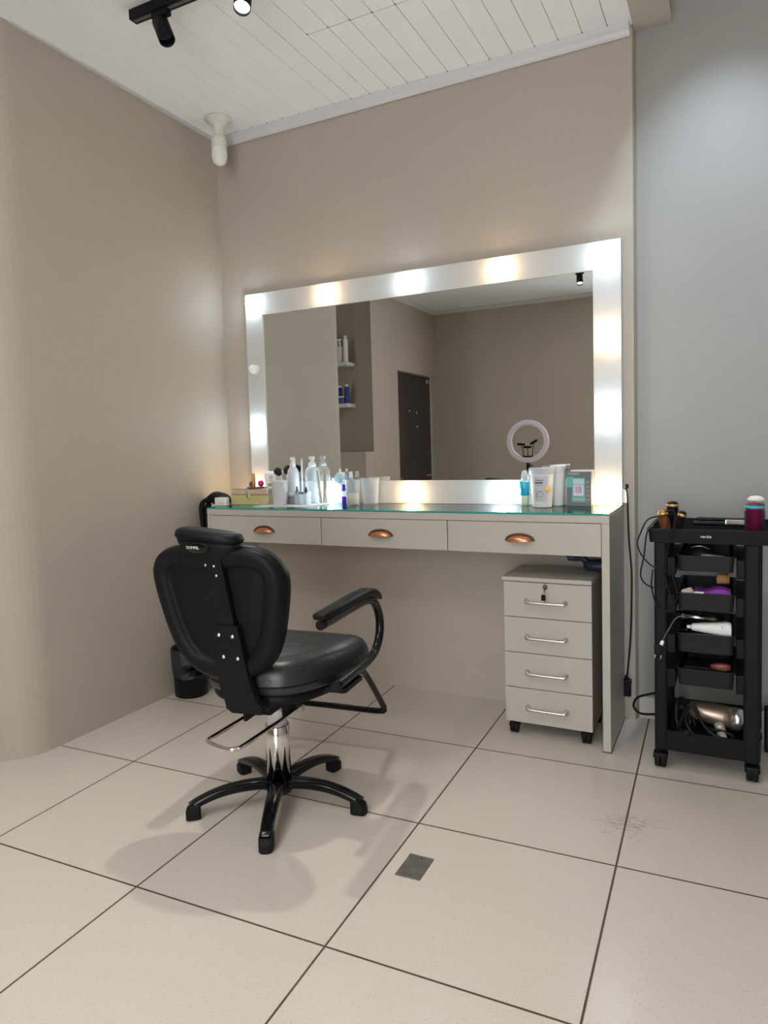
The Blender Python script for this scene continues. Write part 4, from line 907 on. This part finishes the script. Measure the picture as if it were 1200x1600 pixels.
# frosted jars and wipes behind
t = clear_cup('clear_tumbler', 'tall clear tumbler holding flat wooden sticks', 'tumbler', .257, .396, .026, .032, .128)
for i, (dx, dy, tx, ty) in enumerate(((-.012, -.008, -.010, .004), (-.004, -.012, -.022, -.002), (.006, -.008, .012, .006), (.012, .002, .004, .012))):
    mb = MB(); mb.box(-.0048, .0048, -.0009, .0009, 0, .146, .0006); o = mb.build('wooden_spatula', wood); o.location = (.257 + dx, .396 + dy, Z + .006); o.rotation_euler = (ty * 6, tx * 6, 0)
    T(o, ['leftmost', 'second from left', 'third from left', 'rearmost'][i] + ' of the flat wooden spatulas standing in the clear tumbler', 'wooden spatula', 'wooden spatulas in the clear tumbler')
t = clear_cup('clear_tumbler', 'short clear tumbler with cotton swabs behind the wooden sticks', 'tumbler', .293, .455, .018, .0215, .110)
mb = MB(); mb.loft([[Vector((q.x, q.y, z)) for q in inset(rrect(.040, .018, .008, 4), i_)] for i_, z in ((.004, 0), (0, .01), (.001, .04), (.006, .048))]); o = mb.build('blue_wipe', mat('pale_blue_wipe', (.45, .62, .72), .8, bump=.5, bscale=60)); o.location = (.293, .452, Z + .092); o.rotation_euler = (.2, .5, .3); T(o, 'crumpled pale blue wipe on top of the short clear tumbler', 'wipe')
bottle('violet_bottle', 'slim clear bottle with violet liquid and a white nozzle, left of the cream powder cup', 'bottle', .331, .452, [(0, 0), (.010, 0), (.011, .003), (.011, .030)], purple_liq, [(0, .112), (.009, .112), (.007, .140), (0, .141)], white_pl)
mb = MB(); mb.lathe([(.011, .030), (.0112, .055), (.0112, .056)], 22, (0, 0, 0), cap=False); mb.mi = 1; mb.lathe([(.0112, .056), (.0105, .056), (.0105, .085), (.0112, .085)], 22, cap=False); mb.mi = 0; mb.lathe([(.0105, .085), (.0105, .112), (0, .112)], 22, cap=False)
vb = [o for o in bpy.data.objects if o.name.startswith('violet_bottle')][0]; mb.build('bottle_shoulder', [clear_pl, purple_liq], vb)
bottle('white_nozzle_bottle', 'slim clear bottle with a white nozzle just behind the cream powder cup', 'bottle', .365, .458, [(0, 0), (.012, 0), (.013, .003), (.013, .105), (.008, .112), (0, .112)], clear_pl, [(0, .112), (.010, .112), (.007, .141), (0, .142)], white_pl)
t = clear_cup('clear_cup', 'clear cup half full of cream powder at the right of the left group', 'cup', .418, .375, .027, .032, .108)
mb = MB(); mb.lathe([(0, .005), (.0252, .005), (.0275, .050), (0, .053)], 30, cap=False); mb.build('cream_powder', cream_powder, t)
t = clear_cup('clear_bowl', 'empty wide clear plastic bowl beside the cup of cream powder', 'bowl', .473, .434, .033, .042, .110)
# paper towel sheet under the left group
mb = MB(); mb.box(-.02, .30, .240, .40, ZG + .0001, ZG + .0003)
o = mb.build('paper_sheet', paper); T(o, 'flat white paper sheet on the glass under the left group of bottles', 'paper')

# ------------------------------------------------------------------ right group on the desk
t = thing('serum_bottle', 'small bottle with bright teal label and clear cap, standing alone left of the tubs', 'bottle', (1.158, .440, Z))
mb = MB(); mb.lathe([(0, 0), (.014, 0), (.017, .006), (.0176, .036), (.0176, .094), (.010, .100), (0, .100)], 28, cap=False); mb.build('bottle_body', mat('pale_green_serum', (.62, .74, .55), .15, coat=.4), t)
mb = MB(); mb.lathe([(.0178, .040), (.0187, .041), (.0190, .094), (.0178, .095)], 28, cap=False); lb = mb.build('teal_label', teal_liq, t)
text('label_text', 'UV', .020, (-.003, -.0200, .068), (PI / 2, 0, 0), mat('dark_teal_ink', (.01, .12, .25), .4), lb)
mb = MB(); mb.lathe([(0, .098), (.0125, .098), (.0115, .120), (.0085, .138), (0, .140)], 24, cap=False); mb.build('cap', frost_pl, t)
def tub(label, x, y, r0, r1, h_, lab, warm=False, M=None):
    t = thing('plastic_tub', label, 'tub', (x, y, Z))
    mb = MB(); mb.lathe([(0, .001), (r0 - .003, .001), (r0, .004), (r1, h_ - .022)], 40, cap=False); mb.build('tub_body', M or tub_pl, t)
    mb = MB(); mb.lathe([(r1 + .0005, h_ - .024), (r1 + .003, h_ - .023), (r1 + .0035, h_ - .006), (r1 + .005, h_ - .004), (r1 + .005, h_), (0, h_)], 40, cap=False); mb.build('lid', frost_pl if not warm else white_pl, t)
    if lab:
        # printed label wrapped on the front of the tub
        a0, a1 = math.radians(-118), math.radians(-48); z0_, z1_ = .022, .118
        def pc_(a, z, o_=.0006): r = r0 + (r1 - r0) * (z - .004) / (h_ - .026) + o_; return Vector((r * math.cos(a), r * math.sin(a), z))
        mb = MB(); mb.loft([[pc_(a0 + (a1 - a0) * i / 12, z) for i in range(13)] for z in (z0_, z1_)], cap0=False, cap1=False, closed=False); lb = mb.build('label', grey_lab, t)
        mb = MB()
        def strip(u0, u1, za, zb):
            mb.loft([[pc_(a0 + (a1 - a0) * (u0 + (u1 - u0) * i / 6), z, .0011) for i in range(7)] for z in (za, zb)], cap0=False, cap1=False, closed=False)
        strip(.12, .72, .104, .106); strip(.05, .66, .093, .0975); strip(.1, .6, .086, .0875)
        rnd = random.Random(3)
        for zz in range(5):
            for uu in range(7):
                if rnd.random() < .62: strip(.06 + uu * .09, .06 + uu * .09 + rnd.uniform(.03, .08), .034 + zz * .0088, .034 + zz * .0088 + .0028)
        mb.build('label_print', ink, lb)
        mb = MB(); mb.lathe([(0, 0), (.012, 0), (.012, .0005), (0, .0005)], 20, pc_(a1 + .05, .070, .0005), pc_(a1 + .05, .070, 1.0) - pc_(a1 + .05, .070, 0), cap=False); mb.build('orange_sticker', mat('orange_sticker', (.80, .50, .10), .5), t)
    return t
tub('milky plastic tub with a grey printed label, front one of the pair at the right', 1.242, .380, .036, .0445, .150, True)
t = tub('plain milky plastic tub with a white lid, right behind the labelled tub', 1.288, .4465, .020, .0245, .158, False, True)
# boxed device with teal window
bx = thing('product_box', 'small upright box with a teal picture and barcode, at the desk\'s right end', 'box', (1.368, .440, Z), -.03)
mb = MB(); mb.box(-.046, .046, 0, .030, 0, .131, .0008); mb.build('box_body', mat('slate_card', (.13, .14, .145), .45), bx)
def pn(mb, x0, x1, z0, z1, o_=.0006): mb.box(x0, x1, -o_, -o_ + .0004, z0, z1)
mb = MB(); pn(mb, -.046, -.020, .072, .112); mb.build('teal_corner', mat('teal_print', (.12, .42, .38), .45), bx)
mb = MB(); pn(mb, -.026, .024, .016, .108, .0009); mb.build('teal_panel', mat('sea_green_print', (.13, .36, .34), .4), bx)
mb = MB(); pn(mb, -.022, .020, .084, .104, .0012); mb.build('pale_panel', mat('pale_blue_print', (.42, .55, .58), .45), bx)
mb = MB(); pn(mb, -.020, .018, .040, .081, .0013); lbx = mb.build('barcode_sticker', mat('pink_white_sticker', (.66, .58, .60), .5), bx)
mb = MB(); rnd = random.Random(5); xx = -.013
while xx < .011:
    w_ = rnd.uniform(.0008, .002); pn(mb, xx, xx + w_, .050, .077, .0018); xx += w_ + rnd.uniform(.001, .002)
mb.build('barcode', mat('mauve_ink', (.30, .14, .20), .6), lbx)
mb = MB(); pn(mb, -.019, .018, .024, .028, .0013); mb.build('yellow_line', mat('mustard_print', (.55, .50, .16), .5), bx)
mb = MB()
for i in range(5): pn(mb, .027, .041, .018 + i * .017, .018 + i * .017 + .011, .0009)
mb.build('icon_column', mat('mauve_print', (.28, .20, .20), .5), bx)
mb = MB()
for z in (.120, .1245): 
    xx = -.041
    while xx < .0: w_ = rnd.uniform(.002, .006); pn(mb, xx, xx + w_, z, z + .0022, .0009); xx += w_ + .0012
mb.build('title_print', mat('grey_print', (.45, .47, .46), .5), bx)
t = thing('flat_carton', 'thin cream carton lying behind the product box against the mirror frame', 'carton', (1.372, .4735, Z))
mb = MB(); mb.box(-.040, .046, -.002, .0055, 0, .137, .001); mb.build('carton_body', mat('cream_card', (.72, .62, .52), .5), t)

# ------------------------------------------------------------------ seen in the mirror: shelves, bottles, ring light
for z, lab in ((1.846, 'upper white floating shelf with pale bottles, seen in the mirror'), (1.463, 'lower white floating shelf with blue bottles, seen in the mirror')):
    mb = MB(); mb.box(-1.80, -1.305, -2.6035 if z < 1.6 else -2.6095, -2.45, z - .0, z + .036, .002); T(mb.build('floating_shelf', frame_white), lab, 'shelf')
def shelf_bottle(label, name, x, z, prof, M, capp, capM, extra=None, g=None):
    t = thing(name, label, 'bottle', (x, -2.515, z), group=g); mb = MB(); mb.lathe(prof, 24, cap=False); mb.build('bottle_body', M, t)
    mb = MB(); mb.lathe(capp, 20, cap=False)
    if extra: mb.box(*extra)
    mb.build('cap', capM, t); return t
U, Lw = 1.8825, 1.4995
blue = mat('cobalt_plastic', (.010, .03, .20), .2, coat=.4)
lav = mat('pale_lilac_plastic', (.62, .58, .60), .4)
shelf_bottle('slim white aerosol bottle, rightmost on the upper shelf in the mirror', 'aerosol_bottle', -1.345, U, [(0, 0), (.021, 0), (.022, .003), (.022, .205), (.016, .215), (0, .215)], ivory, [(0, .215), (.017, .215), (.017, .245), (0, .247)], lav)
shelf_bottle('white pump bottle, middle one on the upper shelf in the mirror', 'pump_bottle', -1.405, U, [(0, 0), (.026, 0), (.028, .004), (.028, .135), (.020, .155), (.010, .160), (0, .160)], lav, [(0, .16), (.011, .16), (.011, .20), (.004, .205), (.004, .222), (0, .222)], white_pl, (-.028, .016, -.008, .008, .205, .222, .004))
shelf_bottle('pale bottle with a red cap band, leftmost seen on the upper shelf in the mirror', 'spray_bottle', -1.465, U, [(0, 0), (.026, 0), (.028, .004), (.028, .19), (.022, .215), (.014, .23), (0, .23)], ivory, [(0, .23), (.022, .23), (.022, .252), (.008, .258), (.008, .285), (0, .285)], mat('red_cap', (.40, .03, .08), .4))
shelf_bottle('tall cobalt blue bottle, rightmost on the lower shelf in the mirror', 'blue_bottle', -1.345, Lw, [(0, 0), (.021, 0), (.022, .003), (.022, .155), (0, .158)], blue, [(0, .158), (.018, .158), (.018, .178), (0, .180)], lav)
shelf_bottle('cobalt blue bottle behind the short jar on the lower shelf in the mirror', 'blue_bottle', -1.420, Lw, [(0, 0), (.021, 0), (.022, .003), (.022, .150), (0, .152)], blue, [(0, .152), (.019, .152), (.019, .170), (0, .172)], lav)
t = shelf_bottle('short cobalt blue jar with a white lid on the lower shelf in the mirror', 'blue_jar', -1.383, Lw, [(0, 0), (.026, 0), (.028, .003), (.028, .052), (0, .054)], blue, [(0, .054), (.0285, .054), (.0285, .066), (0, .067)], lav); t.location.y = -2.474
shelf_bottle('small dark red bottle with a black cap, leftmost on the lower shelf in the mirror', 'nail_bottle', -1.467, Lw, [(0, 0), (.016, 0), (.017, .003), (.017, .07), (.008, .085), (0, .085)], magenta, [(0, .085), (.010, .085), (.009, .14), (0, .142)], black_gloss)
# ring light on a tripod
RX, RY, RZ_ = .125, -3.40, 1.10
rl = thing('ring_light', 'unlit white ring light on a black tripod with three phone holders, seen in the mirror', 'ring light', (RX, RY, 0))
mb = MB(); rings = []
for i in range(49):
    a = 2 * PI * i / 48
    rings.append([Vector(((.180 + q.x) * math.cos(a), q.y, RZ_ + (.180 + q.x) * math.sin(a))) for q in rrect(.052, .030, .010, 3)])
mb.loft(rings, cap0=False, cap1=False); mb.build('ring', lilac_ring, rl)
mb = MB(); mb.tube([(0, 0, RZ_ - .20), (0, -.01, RZ_ - .25), (0, -.015, .60), (0, -.015, .16)], .011, 14, 1); mb.lathe([(0, 0), (.018, 0), (.018, .06), (0, .06)], 16, (0, -.012, RZ_ - .27), cap=False); mb.tube([(.0, -.01, RZ_ - .235), (.045, -.01, RZ_ - .232)], .007, 10, 1); mb.build('stand_pole', black_plastic, rl)
for k in range(3):
    a = 2 * PI * k / 3 + .4; mb = MB(); mb.tube([(.012 * math.cos(a), -.015 + .012 * math.sin(a), .42), (.30 * math.cos(a), -.015 + .30 * math.sin(a), .012)], .008, 10, 1); mb.build('leg', black_plastic, rl)
mb = MB(); mb.box(-.055, .055, -.012, .012, RZ_ - .154, RZ_ - .138, .004); bar = mb.build('holder_bar', black_plastic, rl)
for x0_, x1_, z1_, r_ in ((-.045, -.060, -.030, .1), (0, .0, -.058, 0), (.045, .062, -.012, -.5)):
    mb = MB(); mb.tube([(x0_, 0, RZ_ - .14), (x0_ + .004, .01, RZ_ - .10), (x1_, .012, RZ_ + z1_)], .004, 8, 5); mb.box(x1_ - .038, x1_ + .038, .004, .022, RZ_ + z1_ - .008, RZ_ + z1_ + .014, .004, rot=Matrix.Rotation(r_, 3, 'Y')); mb.build('phone_holder', black_plastic, rl)
